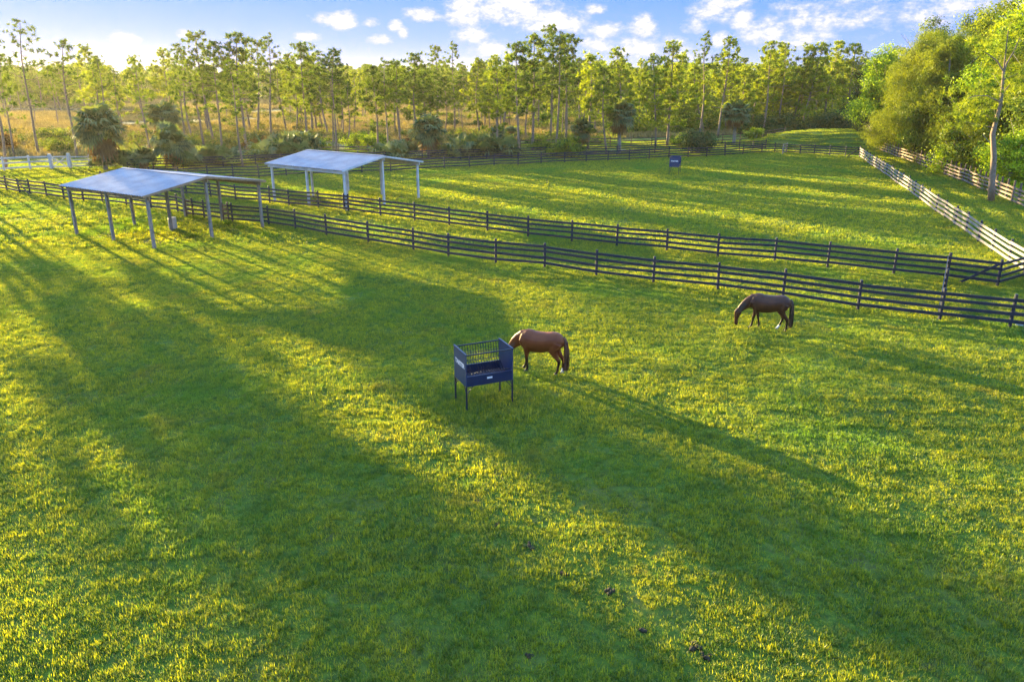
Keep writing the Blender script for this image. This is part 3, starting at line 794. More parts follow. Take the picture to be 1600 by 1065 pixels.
# ------------------------------------------------------------------ trees
def pine_meshes(seed, h, bare=.5, spreadr=2.3, nl=26, mat='pine', k=20, dense=1.0, rr=.45, taper=.17):
    r = np.random.default_rng(seed); rnd = random.Random(seed)
    mb = MB(); pts = []
    bx, by = rnd.uniform(-.03, .03) * h, rnd.uniform(-.03, .03) * h
    f = lambda t: Vector((bx * math.sin(t * 3.0) + .01 * h * math.sin(t * 7 + seed), by * math.sin(t * 2.6), t * h))
    ks = 12
    mb.tube([f(i / ks) - Vector((0, 0, .3 if i == 0 else 0)) for i in range(ks + 1)], [taper * (1 - .86 * (i / ks)) + .012 for i in range(ks + 1)], 7)
    C = []; D = []; R = []
    for i in range(nl):
        t = bare + (1 - bare) * ((i + rnd.random()) / nl) ** .9
        if i < 3: t = bare * rnd.uniform(.75, 1)
        u = (t - bare) / (1 - bare) if t > bare else 0
        L = spreadr * (1.0 - .72 * max(0, u) ** 1.6) * rnd.uniform(.45, 1.1)
        if i < 3: L *= .7
        a = i * 2.4 + rnd.uniform(-.5, .5)
        p0 = f(t); rise = rnd.uniform(.05, .55)
        P = [p0]
        for s_ in (.35, .7, 1.0):
            P.append(p0 + Vector((math.cos(a) * L * s_, math.sin(a) * L * s_, L * rise * s_ ** 1.6 - .05 * L * math.sin(s_ * 3))))
        r0 = .05 * (1.2 - t) + .012
        mb.tube(P, [r0, r0 * .7, r0 * .5, r0 * .25], 4, False)
        nc = max(2, int(L * 3.2 * dense))
        for j in range(nc):
            s_ = rnd.choice((.5, .75, .95, 1.0)) + rnd.uniform(-.06, .06)
            q = P[0].lerp(P[3], s_) + Vector((rnd.gauss(0, .25), rnd.gauss(0, .25), rnd.gauss(.1, .16) + .12 * L * (s_ - .5)))
            C.append(q); d = (q - Vector((p0.x, p0.y, q.z - .8))).normalized(); D.append(d); R.append(rr * rnd.uniform(.7, 1.2))
            if rnd.random() < .3:
                mb.tube([P[0].lerp(P[3], s_ * .8), q], [.014, .006], 3, False)
    for j in range(int(7 * dense)):
        q = f(1.0) + Vector((rnd.gauss(0, .35), rnd.gauss(0, .35), rnd.uniform(-.9, .25))); C.append(q); D.append(Vector((0, 0, 1))); R.append(rr)
    C = np.array(C); D = np.array(D); R = np.array(R)
    V = needles(C, D * .45, R, k, .05, r)
    v = np.repeat(np.clip(r.random(len(C)) * .8 + .1, 0, 1), k) + r.normal(size=len(C) * k) * .08
    return mb.mesh('pine_trunk', M['bark'], True), tri_mesh('pine_crown', V, M[mat], np.clip(v, 0, 1))

VAR = []
specs = [(15, .42, 3.2, 36, 'pine', 1.35), (16, .48, 2.8, 30, 'pine', 1.2), (14, .36, 3.0, 36, 'pine', 1.4), (17, .5, 3.2, 32, 'pine', 1.35), (15, .28, 2.7, 40, 'pine_bright', 1.4), (13, .22, 2.7, 42, 'pine_bright', 1.45), (16, .42, 2.5, 28, 'pine', 1.05), (12, .3, 2.2, 34, 'pine_bright', 1.35)]
for i, (h, b_, sr, nl, mt, dn) in enumerate(specs):
    VAR.append((h, *pine_meshes(100 + i, h, b_, sr, nl, mt, 28, dn)))
# sparse variants for the airy trees at the left
for i, (h, b_, sr, nl, dn) in enumerate([(16, .5, 3.2, 24, .8), (15, .55, 2.8, 22, .8)]):
    VAR.append((h, *pine_meshes(200 + i, h, b_, sr, nl, 'pine', 22, dn, .46)))

# dense narrow variants and high-crowned variants
for i, (h, b_, sr) in enumerate([(16, .42, 1.75), (16, .45, 1.7), (20, .70, 1.7), (20, .70, 1.6)]):
    VAR.append((h, *pine_meshes(220 + i, h, b_, sr, 36 if h < 18 else 34, 'pine', 22, 1.35, .5)))

def place_tree(kind, meshes, pos, h, h0, lean=(0, 0), rz=0.0, label='', cat='tree', group=None, names=('trunk', 'crown'), wide=1.0):
    root = bpy.data.objects.new(kind, None); COL.objects.link(root)
    s_ = h / h0
    Rm = Matrix.Rotation(lean[0], 4, 'Y') @ Matrix.Rotation(lean[1], 4, 'X') @ Matrix.Rotation(rz, 4, 'Z')
    root.matrix_basis = Matrix.Translation(pos) @ Rm @ Matrix.Diagonal((s_ * wide, s_ * wide, s_, 1))
    tag(root, label, cat, group)
    for nm, me in zip(names, meshes): link(nm, me, root)
    return root

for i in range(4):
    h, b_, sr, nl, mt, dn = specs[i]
    VAR.append((h, *pine_meshes(260 + i, h, b_ - .06, sr, nl + 4, 'pine_bright', 28, dn)))  # copies in brighter needles, standing in for sunlight on the crowns
# pines one can pick out in the photograph: (base x,y, top x,y, variant, label)
PINES = [
 (24, 246, 2, 84, 8, 'thin leaning pine cut by the left edge of the photo'),
 (62, 243, 36, 30, 8, 'tallest airy pine behind the white fence, left of the white gate'),
 (121, 247, 96, 58, 9, 'airy pine rising just right of the white gate'),
 (163, 225, 150, 88, 9, 'shorter thin pine behind the big round palm at the left'),
 (241, 262, 214, 92, 8, 'crooked wide-topped pine standing between the two left palm groups'),
 (319, 229, 272, 64, 6, 'slim pine leaning left, first of the cluster behind the sheds'),
 (336, 232, 306, 47, 1, 'tall pine, second of the tight cluster between the two shed roofs'),
 (348, 238, 334, 62, 3, 'dark round-topped pine in the tight cluster between the two shed roofs'),
 (386, 240, 372, 51, 0, 'tall dense pine standing alone right of the tight cluster'),
 (379, 262, 356, 92, 6, 'low thin pine rooted close to the back fence between the sheds'),
 (403, 210, 400, 60, 1, 'background pine left of the twin-topped pair above the far shed'),
 (423, 214, 416, 53, 6, 'spindly pine above the left eave of the farther shed'),
 (482, 236, 468, 66, 0, 'broad pine rising directly behind the ridge of the farther shed'),
 (471, 200, 448, 84, 2, 'smaller pine hidden behind the broad one over the far shed'),
 (527, 240, 522, 73, 3, 'heavy-crowned pine with double trunk right of the far shed ridge'),
 (521, 237, 512, 90, 1, 'second thinner trunk beside the heavy-crowned pine'),
 (592, 241, 581, 102, 2, 'mid-height dark pine over the right slope of the far shed'),
 (608, 242, 602, 92, 6, 'slim pine just left of the two-palm thicket'),
 (625, 240, 620, 91, 1, 'slim pine with small top immediately left of the round grey palm'),
 (653, 225, 648, 82, 2, 'bushy-topped pine above the round grey palm'),
 (686, 195, 680, 70, 1, 'tall background pine right above the round grey palm'),
 (711, 207, 709, 66, 6, 'umbrella-topped pine standing clear in the marsh gap'),
 (748, 210, 747, 91, 5, 'bright low-branched pine in the middle of the marsh gap'),
 (778, 240, 776, 86, 4, 'bright pine behind the palmetto thicket at centre'),
 (785, 220, 795, 84, 7, 'thin bright pine close behind the centre thicket pine'),
 (811, 246, 808, 66, 0, 'tall dark pine at centre, left of the five-trunk row'),
 (832, 236, 834, 54, 2, 'dense pine beside the tallest centre pine'),
 (860, 218, 861, 36, 3, 'tallest pine of the centre group with open spire top'),
 (868, 238, 873, 54, 1, 'pine close to the right of the tallest centre pine'),
 (885, 219, 891, 53, 0, 'full-topped pine on the right of the centre group'),
 (919, 234, 922, 82, 7, 'short ragged pine between the centre group and dark round palm'),
 (947, 242, 944, 104, 2, 'low dark pine touching the dark round palm'),
 (968, 215, 963, 74, 5, 'pointed pine standing alone against the clouds'),
 (1024, 230, 1018, 84, 4, 'bright pine at the left end of the sunlit wall of trees'),
 (1042, 229, 1052, 64, 5, 'spire-topped bright pine left of the round bush'),
 (1094, 212, 1103, 50, 6, 'narrow spire pine rising highest over the round bush'),
 (1100, 208, 1085, 96, 4, 'bright lower pine beside the narrow spire'),
 (1121, 214, 1140, 58, 0, 'broad dark-topped pine above the palm on the right of centre'),
 (1192, 214, 1208, 62, 3, 'dark-topped pine near the left foot of the grass mound'),
 (1217, 208, 1228, 65, 1, 'tall pine directly behind the left shoulder of the mound'),
 (1232, 207, 1264, 69, 0, 'pine leaning right over the mound'),
 (1250, 208, 1288, 66, 2, 'leaning pine over the crest of the mound'),
 (1285, 205, 1317, 62, 3, 'dense dark-topped pine behind the right side of the mound'),
 (1320, 206, 1338, 66, 2, 'last tall pine before the broadleaf trees on the right'),
]
for (bx, by, tx, ty, v, lab) in PINES:
    b = G(bx, by); h = height_at(b, ty); X = x_at(tx, b[1], h)
    if bx > 1000 and v < 4: v += 14  # right-hand pines take the copies with sunlight put into the needle colour
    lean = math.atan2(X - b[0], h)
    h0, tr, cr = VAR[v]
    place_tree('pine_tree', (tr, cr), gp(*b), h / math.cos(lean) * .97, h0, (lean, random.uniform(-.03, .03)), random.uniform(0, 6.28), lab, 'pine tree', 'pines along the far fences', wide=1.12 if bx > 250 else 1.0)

# pines just outside the left edge, along the same fence line, whose shadows cross the paddock
def pq(p, q): v = SN * p + SD * q; return (v.x, v.y)
for (p, q, h, v) in [(5.3, 88, 14.5, 10), (6.9, 92, 14, 11), (6.3, 101, 15.5, 10), (8.1, 86, 14, 10), (7.9, 97, 15, 11), (6.0, 78, 9, 11), (7.6, 77, 9.5, 10), (3.3, 96, 15, 1), (-3, 84, 14, 10), (-5, 88, 15, 11),
  (13.1, 98, 14.5, 12), (13.1, 108, 15.2, 13), (14.6, 102, 14.8, 13), (14.4, 112, 15.5, 12), (15.9, 104, 14.8, 6), (9.1, 90, 14.6, 11), (10.3, 92, 9.0, 12), (11.4, 94, 8.6, 13)]:
    b = pq(p, q); h0, tr, cr = VAR[v]
    place_tree('pine_tree', (tr, cr), gp(*b), h, h0, (random.uniform(-.03, .03), 0), random.uniform(0, 6.28), 'pine outside the left edge whose long shadow crosses the paddock', 'pine tree', 'shadow-casting pines beyond the left edge', wide=1.5 if 9.5 < p < 11.5 else 1.0)

def filler(n, xr, yr, hr, vs, label, group, seed, cond=None):
    rnd = random.Random(seed); c = 0; tries = 0
    while c < n and tries < n * 30:
        tries += 1
        px = rnd.uniform(*xr); Y = rnd.uniform(*yr)
        X = (px - 800) / F * (Y * CT + HCAM * ST)
        if cond and not cond(X, Y, px): continue
        h0, tr, cr = VAR[rnd.choice(vs)]
        place_tree('pine_tree', (tr, cr), gp(X, Y), rnd.uniform(*hr), h0, (rnd.uniform(-.05, .05), rnd.uniform(-.04, .04)), rnd.uniform(0, 6.28), label, 'pine tree', group, wide=rnd.uniform(1.05, 1.3)); c += 1
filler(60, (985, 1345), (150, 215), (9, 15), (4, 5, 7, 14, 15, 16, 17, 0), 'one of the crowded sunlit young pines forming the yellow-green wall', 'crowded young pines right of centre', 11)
filler(26, (790, 1000), (165, 235), (9, 14), (0, 2, 4, 5, 6), 'slim background pine standing in the wood behind the centre fences', 'background pines at centre', 12)
filler(24, (560, 790), (190, 330), (9, 14), (1, 2, 4, 6), 'scattered small pine out in the golden marsh', 'scattered marsh pines', 13)
filler(38, (-20, 560), (175, 330), (9, 14.5), (1, 6, 2, 4, 9), 'hazy small pine in the scrub behind the left fences', 'hazy pines behind the left fences', 14)
filler(26, (130, 560), (128, 170), (9, 15), (2, 4, 6), 'mid-distance pine in the scrub behind the sheds', 'mid-distance pines behind the sheds', 15)

filler(22, (575, 985), (134, 175), (8, 13), (0, 1, 2, 3, 4, 6), 'mid-distance pine filling the row behind the centre fences', 'mid-distance pines behind the centre fences', 16)
# far wood: one mass
def far_wood():
    r = np.random.default_rng(5); Vs = []; vv = []
    rows = []
    for k in range(520):
        px = r.uniform(-60, 1500); Y = r.uniform(300, 430)
        if 150 < px < 560: Y += 60
        if px > 800: Y -= 60
        X = (px - 800) / F * (Y * CT + HCAM * ST)
        h = r.uniform(10, 15.5) * (1 + (Y - 330) / 1400); rad_ = r.uniform(2.2, 3.8)
        n = 420
        t = r.random(n) ** .7
        P = np.stack([X + r.normal(size=n) * rad_ * (1.1 - t) ** .5 * .7, Y + r.normal(size=n) * rad_ * .6, .5 + t * h], 1)
        Vs.append(leaves(P, .75, r)); vv.append(np.clip(r.random() * .7 + r.random(n) * .3, 0, 1))
    o = link('far_woods', tri_mesh('far_woods', np.concatenate(Vs), M['pine'], np.concatenate(vv)))
    tag(o, 'distant line of low woods closing the horizon', None, kind='stuff')
far_wood()

# undergrowth inside the woods and scrub: countless shrubs read as one mass
def undergrowth():
    r = np.random.default_rng(9); rnd = random.Random(9); Vs = []; vv = []
    Vs2 = []; vv2 = []
    def clump(X, Y, rx, h, n, ls, mt=0):
        d = unit(r.normal(size=(n, 3))); d[:, 2] = np.abs(d[:, 2])
        rr_ = (.55 + .45 * r.random((n, 1)))
        P = d * rr_ * np.array([rx, rx, h]) + np.array([X, Y, gz(X, Y)]); P += r.normal(size=P.shape) * .15
        (Vs if mt == 0 else Vs2).append(leaves(P, ls, r, out=d)); (vv if mt == 0 else vv2).append(np.clip(r.random() * .8 + r.normal(size=n) * .12, 0, 1))
    for k in range(300):
        px = rnd.uniform(960, 1420); Y = rnd.uniform(146, 215)
        X = (px - 800) / F * (Y * CT + HCAM * ST); clump(X, Y, rnd.uniform(1.2, 2.8), rnd.uniform(1.5, 6.5) * (1 if Y < 175 else 1.35), 460, .24)
    for k in range(70):
        px = rnd.uniform(830, 990); Y = rnd.uniform(150, 230)
        X = (px - 800) / F * (Y * CT + HCAM * ST); clump(X, Y, rnd.uniform(1, 2.6), rnd.uniform(1, 3.5), 300, .24)
    for k in range(190):
        px = rnd.uniform(-40, 470); Y = rnd.uniform(118, 240)
        if px < 170 and Y > 150: continue
        X = (px - 800) / F * (Y * CT + HCAM * ST)
        if Y + .3 * X < 100: continue
        clump(X, Y, rnd.uniform(.8, 2.4), rnd.uniform(.8, 2.4), 300, .2, rnd.random() < .75)
    for k in range(95):
        px = rnd.uniform(370, 960); Y = rnd.uniform(124, 142)
        X = (px - 800) / F * (Y * CT + HCAM * ST)
        if Y + .1 * X < 121: continue
        clump(X, Y, rnd.uniform(.8, 2.2), rnd.uniform(.7, 2.3), 320, .16, rnd.random() < .35)
    for k in range(110):
        px = rnd.uniform(-60, 400); Y = rnd.uniform(110, 135)
        X = (px - 800) / F * (Y * CT + HCAM * ST); clump(X, Y, rnd.uniform(.8, 2.2), rnd.uniform(.6, 2.0), 320, .16, rnd.random() < .7)
    for k in range(60):
        px = rnd.uniform(470, 900); Y = rnd.uniform(155, 300)
        X = (px - 800) / F * (Y * CT + HCAM * ST); clump(X, Y, rnd.uniform(1, 3), rnd.uniform(.5, 1.6), 220, .26)
    o = link('undergrowth', tri_mesh('undergrowth', np.concatenate(Vs), M['leaf_mid'], np.concatenate(vv)))
    tag(o, 'tangled green undergrowth beneath the pines', None, kind='stuff')
    o = link('scrub', tri_mesh('scrub', np.concatenate(Vs2), M['scrub'], np.concatenate(vv2)))
    tag(o, 'olive and golden scrub behind the left fences', None, kind='stuff')
undergrowth()
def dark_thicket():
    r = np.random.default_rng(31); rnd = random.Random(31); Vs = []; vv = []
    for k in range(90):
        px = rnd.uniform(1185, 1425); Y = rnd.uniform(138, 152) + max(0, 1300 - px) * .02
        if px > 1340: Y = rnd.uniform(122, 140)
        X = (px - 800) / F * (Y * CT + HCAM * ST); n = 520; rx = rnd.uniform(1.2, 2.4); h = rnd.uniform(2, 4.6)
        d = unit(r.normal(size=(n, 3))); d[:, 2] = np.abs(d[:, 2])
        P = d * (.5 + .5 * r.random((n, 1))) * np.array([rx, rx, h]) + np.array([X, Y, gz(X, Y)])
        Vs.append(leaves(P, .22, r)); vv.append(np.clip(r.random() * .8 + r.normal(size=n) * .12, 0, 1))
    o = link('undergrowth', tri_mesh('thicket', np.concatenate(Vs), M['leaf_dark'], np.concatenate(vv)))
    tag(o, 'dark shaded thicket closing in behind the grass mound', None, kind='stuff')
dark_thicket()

# ------------------------------------------------------------------ palms, shrubs, broadleaf trees
def frond_tris(base, dirv, L, r, nb=16, w=.045):
    """fan leaf: petiole direction dirv, blades spread in a drooping fan"""
    d = unit(dirv); side = unit(np.cross(d, [0, 0, 1.0]) + 1e-6); up = np.cross(side, d)
    c = base + d * L * .5
    V = []
    for k in range(nb):
        a = (k / (nb - 1) - .5) * 4.0
        bd = d * math.cos(a) + side * math.sin(a) * .95 + up * .1
        tip = c + bd * L * .55 + np.array([0, 0, -.22 * L * r.random() - .05 * L])
        s_ = np.cross(unit(bd), up) * w * L
        mid = c + bd * L * .3 + np.array([0, 0, .04 * L])
        V.append([c, mid + s_, mid - s_]); V.append([mid - s_, mid + s_, tip])
    ps = up * .02; V.append([base - ps, base + ps, c]); V.append([base - side * .025, base + side * .025, c])
    return V

def palm_meshes(seed, h, crown_r, fronds=55, dead=16):
    r = np.random.default_rng(seed); V = []; v = []
    for k in range(fronds):
        el = math.asin(r.uniform(-.55, 1)); a = r.uniform(0, 6.283)
        d = np.array([math.cos(a) * math.cos(el), math.sin(a) * math.cos(el), math.sin(el)])
        t = frond_tris(np.array([0, 0, h]) + d * .12, d, crown_r * r.uniform(.75, 1.05), r); V += t; v += [np.clip(r.random(), 0, 1)] * len(t)
    Vd = []
    for k in range(dead):
        el = r.uniform(-1.35, -.7); a = r.uniform(0, 6.283)
        d = np.array([math.cos(a) * math.cos(el), math.sin(a) * math.cos(el), math.sin(el)])
        Vd += frond_tris(np.array([0, 0, h - .2]) + d * .1, d, crown_r * r.uniform(.6, .9), r, 12)
    mb = MB(); n = 9
    mb.tube([(.04 * math.sin(i), .03 * math.cos(i * 1.3), -.2 + (h + .2) * i / n) for i in range(n + 1)], [.2 + .03 * (i % 2) for i in range(n + 1)], 9)
    return (mb.mesh('palm_trunk', M['bark_grey'], True), tri_mesh('palm_crown', np.array(V), M['palm'], v), tri_mesh('dead_fronds', np.array(Vd), M['palm_dead'], r.random(len(Vd))))
PV = [(h, cr, palm_meshes(300 + i, h, cr, fr, dd)) for i, (h, cr, fr, dd) in enumerate([(3.2, 2.6, 90, 30), (4.2, 2.2, 80, 26), (2.0, 2.3, 70, 16), (5.2, 1.7, 55, 18)])]
PALMS = [ # base px,py, head centre y, head radius px, variant, label
 (165, 266, 205, 40, 0, 'big round-headed palm with brown skirt left of the nearer shed roof'),
 (262, 240, 183, 30, 1, 'upper palm of the pair behind the nearer shed'),
 (272, 264, 228, 34, 2, 'lower spreading palm of the pair behind the nearer shed'),
 (228, 266, 246, 18, 2, 'dark small palm between the round palm and lower palm'),
 (670, 248, 207, 31, 0, 'round grey-green palm right of the farther shed'),
 (967, 240, 181, 26, 1, 'dark round-headed palm with pale trunk at centre right'),
 (1146, 226, 178, 24, 1, 'dark leaning palm left of the grass mound'),
 (778, 226, 210, 14, 2, 'small fan palm above the palmetto thicket'),
 (798, 222, 203, 11, 3, 'slender little palm behind the centre fences'),
 (908, 235, 205, 20, 0, 'dark palm-like tree behind the low round shrub'),
]
for (bx, by, cy, rp, v, lab) in PALMS:
    b = G(bx, by); h = height_at(b, cy); R_ = rp / F * (b[1] * CT + HCAM * ST)
    h0, cr, ms = PV[v]
    root = place_tree('cabbage_palm', ms, gp(*b), 1, 1, (0, 0), random.uniform(0, 6), lab, 'palm tree', 'palms along the fences', ('trunk', 'crown', 'dead_fronds'))
    s_ = R_ / cr * 1.05
    root.matrix_basis = Matrix.Translation(gp(*b)) @ Matrix.Rotation(random.uniform(0, 6), 4, 'Z') @ Matrix.Diagonal((s_, s_, h / h0, 1))

def palmetto_mesh(seed, n=16, fr=9):
    r = np.random.default_rng(seed); V = []; v = []
    for k in range(n):
        c = np.array([r.normal() * 1.0, r.normal() * .8, r.uniform(.1, .5)]); t0 = r.random()
        for j in range(fr):
            el = r.uniform(.1, 1.3); a = r.uniform(0, 6.283)
            d = np.array([math.cos(a) * math.cos(el), math.sin(a) * math.cos(el), math.sin(el)])
            t = frond_tris(c, d, r.uniform(1.0, 1.6), r, 11, .05); V += t; v += [np.clip(t0 * .6 + .4 * r.random(), 0, 1)] * len(t)
    return tri_mesh('palmetto', np.array(V), M['palm'], v)
PM = [palmetto_mesh(400 + i) for i in range(2)]
PALMETTOS = [(740, 246, 2.0, 'wide saw palmetto thicket on the fence right of the round grey palm'), (766, 243, 1.4, 'small palmetto at the right end of the centre thicket'), (716, 247, 1.2, 'low palmetto at the left end of the centre thicket'),
 (458, 248, 2.2, 'grey-green palmetto bank behind the ridge of the farther shed'), (425, 252, 1.7, 'palmetto clump left of the farther shed ridge'), (330, 258, 1.6, 'dull palmetto clump behind the ridge end of the nearer shed'),
 (210, 262, 1.5, 'palmetto clump left behind the nearer shed roof'), (625, 250, 1.6, 'dark palmetto by the palm trunk right of the far shed'), (300, 262, 1.4, 'palmetto clump against the lower palm of the pair')]
for i, (x, y, s_, lab) in enumerate(PALMETTOS):
    o = link('saw_palmetto', PM[i % 2]); o.location = GP(x, y); o.scale = (s_, s_ * .8, s_ * .95); o.rotation_euler = (0, 0, i * 1.7)
    tag(o, lab, 'palmetto', 'saw palmettos along the back fences')

def blob_tree(seed, lobes, nleaf, ls, mat, trunk=None, wisp=0, up=.4):
    """crown of leaves on the shells of several lobes (x,y,z,rx,ry,rz)"""
    r = np.random.default_rng(seed); P = []; v = []; O_ = []
    tot = sum((l[3] * l[5]) for l in lobes)
    for l in lobes:
        n = int(nleaf * l[3] * l[5] / tot)
        sub = max(5, int(n / 80))
        c = unit(r.normal(size=(sub, 3))) * (.55 + .5 * r.random((sub, 1)))
        c = c * np.array(l[3:6]) + np.array(l[:3]); cv = r.random(sub)
        idx = r.integers(0, sub, n); O_.append(unit((c[idx] - np.array(l[:3])) / np.array(l[3:6])))
        sp = .17 * (l[3] + l[5]) / 2 + .12
        P.append(c[idx] + r.normal(size=(n, 3)) * sp * np.array([1, 1, .75])); v.append(np.clip(cv[idx] * 1.05 + r.normal(size=n) * .1 - .05, 0, 1))
    P = np.concatenate(P); v = np.concatenate(v)
    O_ = np.concatenate(O_); keep = P[:, 2] > .05; P = P[keep]; v = v[keep]; O_ = O_[keep]
    if wisp:
        D = np.tile(np.array([[.15, 0, -.55]]), (len(P), 1)); k = 3
        V = needles(P, D, np.full(len(P), wisp), k, .02 if ls is None else ls, r, .75); v = np.repeat(v, k)
    else:
        V = leaves(P, ls, r, up, out=O_)
    return tri_mesh('crown', V, M[mat], v)

def trunk_mesh(h, r0, seed, branches=7, mat='bark_grey', spread=2.5):
    rnd = random.Random(seed); mb = MB()
    f = lambda t: Vector((.05 * h * math.sin(t * 2.5 + seed), .04 * h * math.sin(t * 3 + 1), t * h)) - Vector((.05 * h * math.sin(seed), .04 * h * math.sin(1), 0))
    mb.tube([f(i / 8) - Vector((0, 0, .3 if i == 0 else 0)) for i in range(9)], [r0 * (1 - .75 * i / 8) for i in range(9)], 9)
    for k in range(branches):
        t = rnd.uniform(.35, .95); a = rnd.uniform(0, 6.28); L = spread * rnd.uniform(.5, 1.1); p = f(t)
        mb.tube([p, p + Vector((math.cos(a) * L * .5, math.sin(a) * L * .5, L * .35)), p + Vector((math.cos(a) * L, math.sin(a) * L, L * .9))], [r0 * .4 * (1.2 - t), r0 * .25 * (1.2 - t), .02], 5, False)
    return mb.mesh('trunk', M[mat], True)

def shrub(px, py, w, h, mat, label, seed, n=2600, ls=.13, cat='shrub', group='shrubs along the fences'):
    r = random.Random(seed)
    lob = [(r.uniform(-.45, .45) * w, r.uniform(-.3, .3) * w, h * r.uniform(.35, .6), w * r.uniform(.3, .45), w * r.uniform(.3, .4), h * r.uniform(.3, .42)) for k in range(5)] + [(0, 0, h * .5, w * .5, w * .4, h * .45)]
    root = empty('shrub', GP(px, py)); tag(root, label, cat, group)
    link('foliage', blob_tree(seed, lob, n, ls, mat), root)
    mb = MB()
    for k in range(6):
        a = r.uniform(0, 6.28); mb.tube([(0, 0, -.1), (math.cos(a) * w * .15, math.sin(a) * w * .15, h * .35), (math.cos(a) * w * .3, math.sin(a) * w * .3, h * .7)], [.05, .03, .012], 5, False)
    mb.build('stem', M['bark_grey'], root)
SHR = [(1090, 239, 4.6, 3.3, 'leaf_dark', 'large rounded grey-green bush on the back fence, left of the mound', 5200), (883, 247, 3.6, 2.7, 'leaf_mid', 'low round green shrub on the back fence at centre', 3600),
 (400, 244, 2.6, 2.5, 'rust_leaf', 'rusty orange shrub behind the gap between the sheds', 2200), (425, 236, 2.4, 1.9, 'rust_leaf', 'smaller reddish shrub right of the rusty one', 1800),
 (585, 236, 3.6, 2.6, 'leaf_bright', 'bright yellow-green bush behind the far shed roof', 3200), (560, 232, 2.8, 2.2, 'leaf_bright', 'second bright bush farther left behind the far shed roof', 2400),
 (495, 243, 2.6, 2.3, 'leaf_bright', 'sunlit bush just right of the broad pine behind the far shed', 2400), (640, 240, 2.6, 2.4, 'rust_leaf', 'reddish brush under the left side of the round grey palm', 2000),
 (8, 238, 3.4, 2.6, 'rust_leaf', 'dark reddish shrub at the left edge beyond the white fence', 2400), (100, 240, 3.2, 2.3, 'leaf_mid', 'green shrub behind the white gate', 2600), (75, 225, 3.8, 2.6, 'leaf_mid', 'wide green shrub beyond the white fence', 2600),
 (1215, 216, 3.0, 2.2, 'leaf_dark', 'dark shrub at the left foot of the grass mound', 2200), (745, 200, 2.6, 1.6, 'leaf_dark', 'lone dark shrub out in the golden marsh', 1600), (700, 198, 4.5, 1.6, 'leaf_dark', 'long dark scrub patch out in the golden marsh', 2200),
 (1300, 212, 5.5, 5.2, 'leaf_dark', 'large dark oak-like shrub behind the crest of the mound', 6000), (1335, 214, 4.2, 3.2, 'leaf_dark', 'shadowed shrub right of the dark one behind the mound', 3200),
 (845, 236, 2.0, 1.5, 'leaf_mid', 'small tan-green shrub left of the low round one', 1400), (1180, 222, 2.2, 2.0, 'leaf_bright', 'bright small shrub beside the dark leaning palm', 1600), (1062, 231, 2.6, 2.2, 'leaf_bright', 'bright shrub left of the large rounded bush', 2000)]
for i, (x, y, w, h, mt, lab, n) in enumerate(SHR): shrub(x, y, w, h, mt, lab, 500 + i, n, .15)

def along_f5(t):
    P = F5; L = [0]
    for a, b in zip(P, P[1:]): L.append(L[-1] + math.hypot(b[0] - a[0], b[1] - a[1]))
    s_ = t * L[-1]
    for i in range(len(P) - 1):
        if s_ <= L[i + 1]:
            k = (s_ - L[i]) / (L[i + 1] - L[i]); return (P[i][0] + (P[i + 1][0] - P[i][0]) * k, P[i][1] + (P[i + 1][1] - P[i][1]) * k)
    return P[-1]

def big_tree(kind, px, Y, top_px, wr, mat, label, seed, n, ls, lobes=9, low=.15, wisp=0, cat='tree', tr='bark_grey', r0=.25, group=None):
    X = (px - 800) / F * (Y * CT + HCAM * ST); wr *= 1.2; n = int(n * 1.7); ls = ls * .8 if ls > .05 else ls
    h = height_at((X, Y), top_px); r = random.Random(seed)
    X = x_at(px, Y, h * .6)
    lob = []; sm = 1.0
    if wisp: lobes = int(lobes * 2.1); sm = .62
    for k in range(lobes):
        t = low + (1 - low) * (k + r.random()) / lobes
        w = wr * sm * (1.05 - .62 * max(0, t - .35)) * r.uniform(.34, .62)
        a = r.uniform(0, 6.28); o_ = wr * (1 - t * .75) * r.uniform(.2, .65 if not wisp else 1.0)
        lob.append((math.cos(a) * o_, math.sin(a) * o_, h * t * .93, w, w, min(h * .16, w * (1.1 if not wisp else 1.7))))
    lob.append((0, 0, h * .9, wr * .3, wr * .3, h * .09))
    root = empty(kind, gp(X, Y)); tag(root, label, cat, group)
    link('trunk', trunk_mesh(h * .85, r0, seed, 9, tr, wr * .7), root)
    link('crown', blob_tree(seed, lob, n, ls, mat, wisp=wisp), root)
    return root
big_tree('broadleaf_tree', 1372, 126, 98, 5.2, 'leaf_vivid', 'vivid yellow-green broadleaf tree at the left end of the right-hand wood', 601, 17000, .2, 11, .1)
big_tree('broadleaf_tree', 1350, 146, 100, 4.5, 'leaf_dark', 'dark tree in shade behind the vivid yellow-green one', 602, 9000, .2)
big_tree('wispy_tree', 1443, 98, 52, 5.8, 'casuarina', 'large golden wispy needle tree towering over the boundary fence', 603, 30000, .02, 14, .3, wisp=.42, r0=.3)
big_tree('wispy_tree', 1478, 88, 50, 4.4, 'casuarina', 'second golden wispy tree close right of the large one', 604, 22000, .02, 12, .25, wisp=.4)
big_tree('wispy_tree', 1408, 110, 128, 3.6, 'casuarina', 'low orange wispy tree leaning out from the large golden one', 605, 12000, .02, 8, .25, wisp=.4)
big_tree('broadleaf_tree', 1450, 125, 22, 5.4, 'leaf_mid', 'thin open-topped tree poking above the golden wispy trees', 606, 7000, .2, 9, .35)
big_tree('broadleaf_tree', 1516, 112, 14, 5.5, 'leaf_mid', 'tall green tree behind the right-hand canopy', 607, 16000, .2, 12, .15)
big_tree('broadleaf_tree', 1556, 98, -4, 5.4, 'leaf_mid', 'tallest tree of the right-hand wood, touching the sky near the corner', 608, 18000, .2, 12, .15)
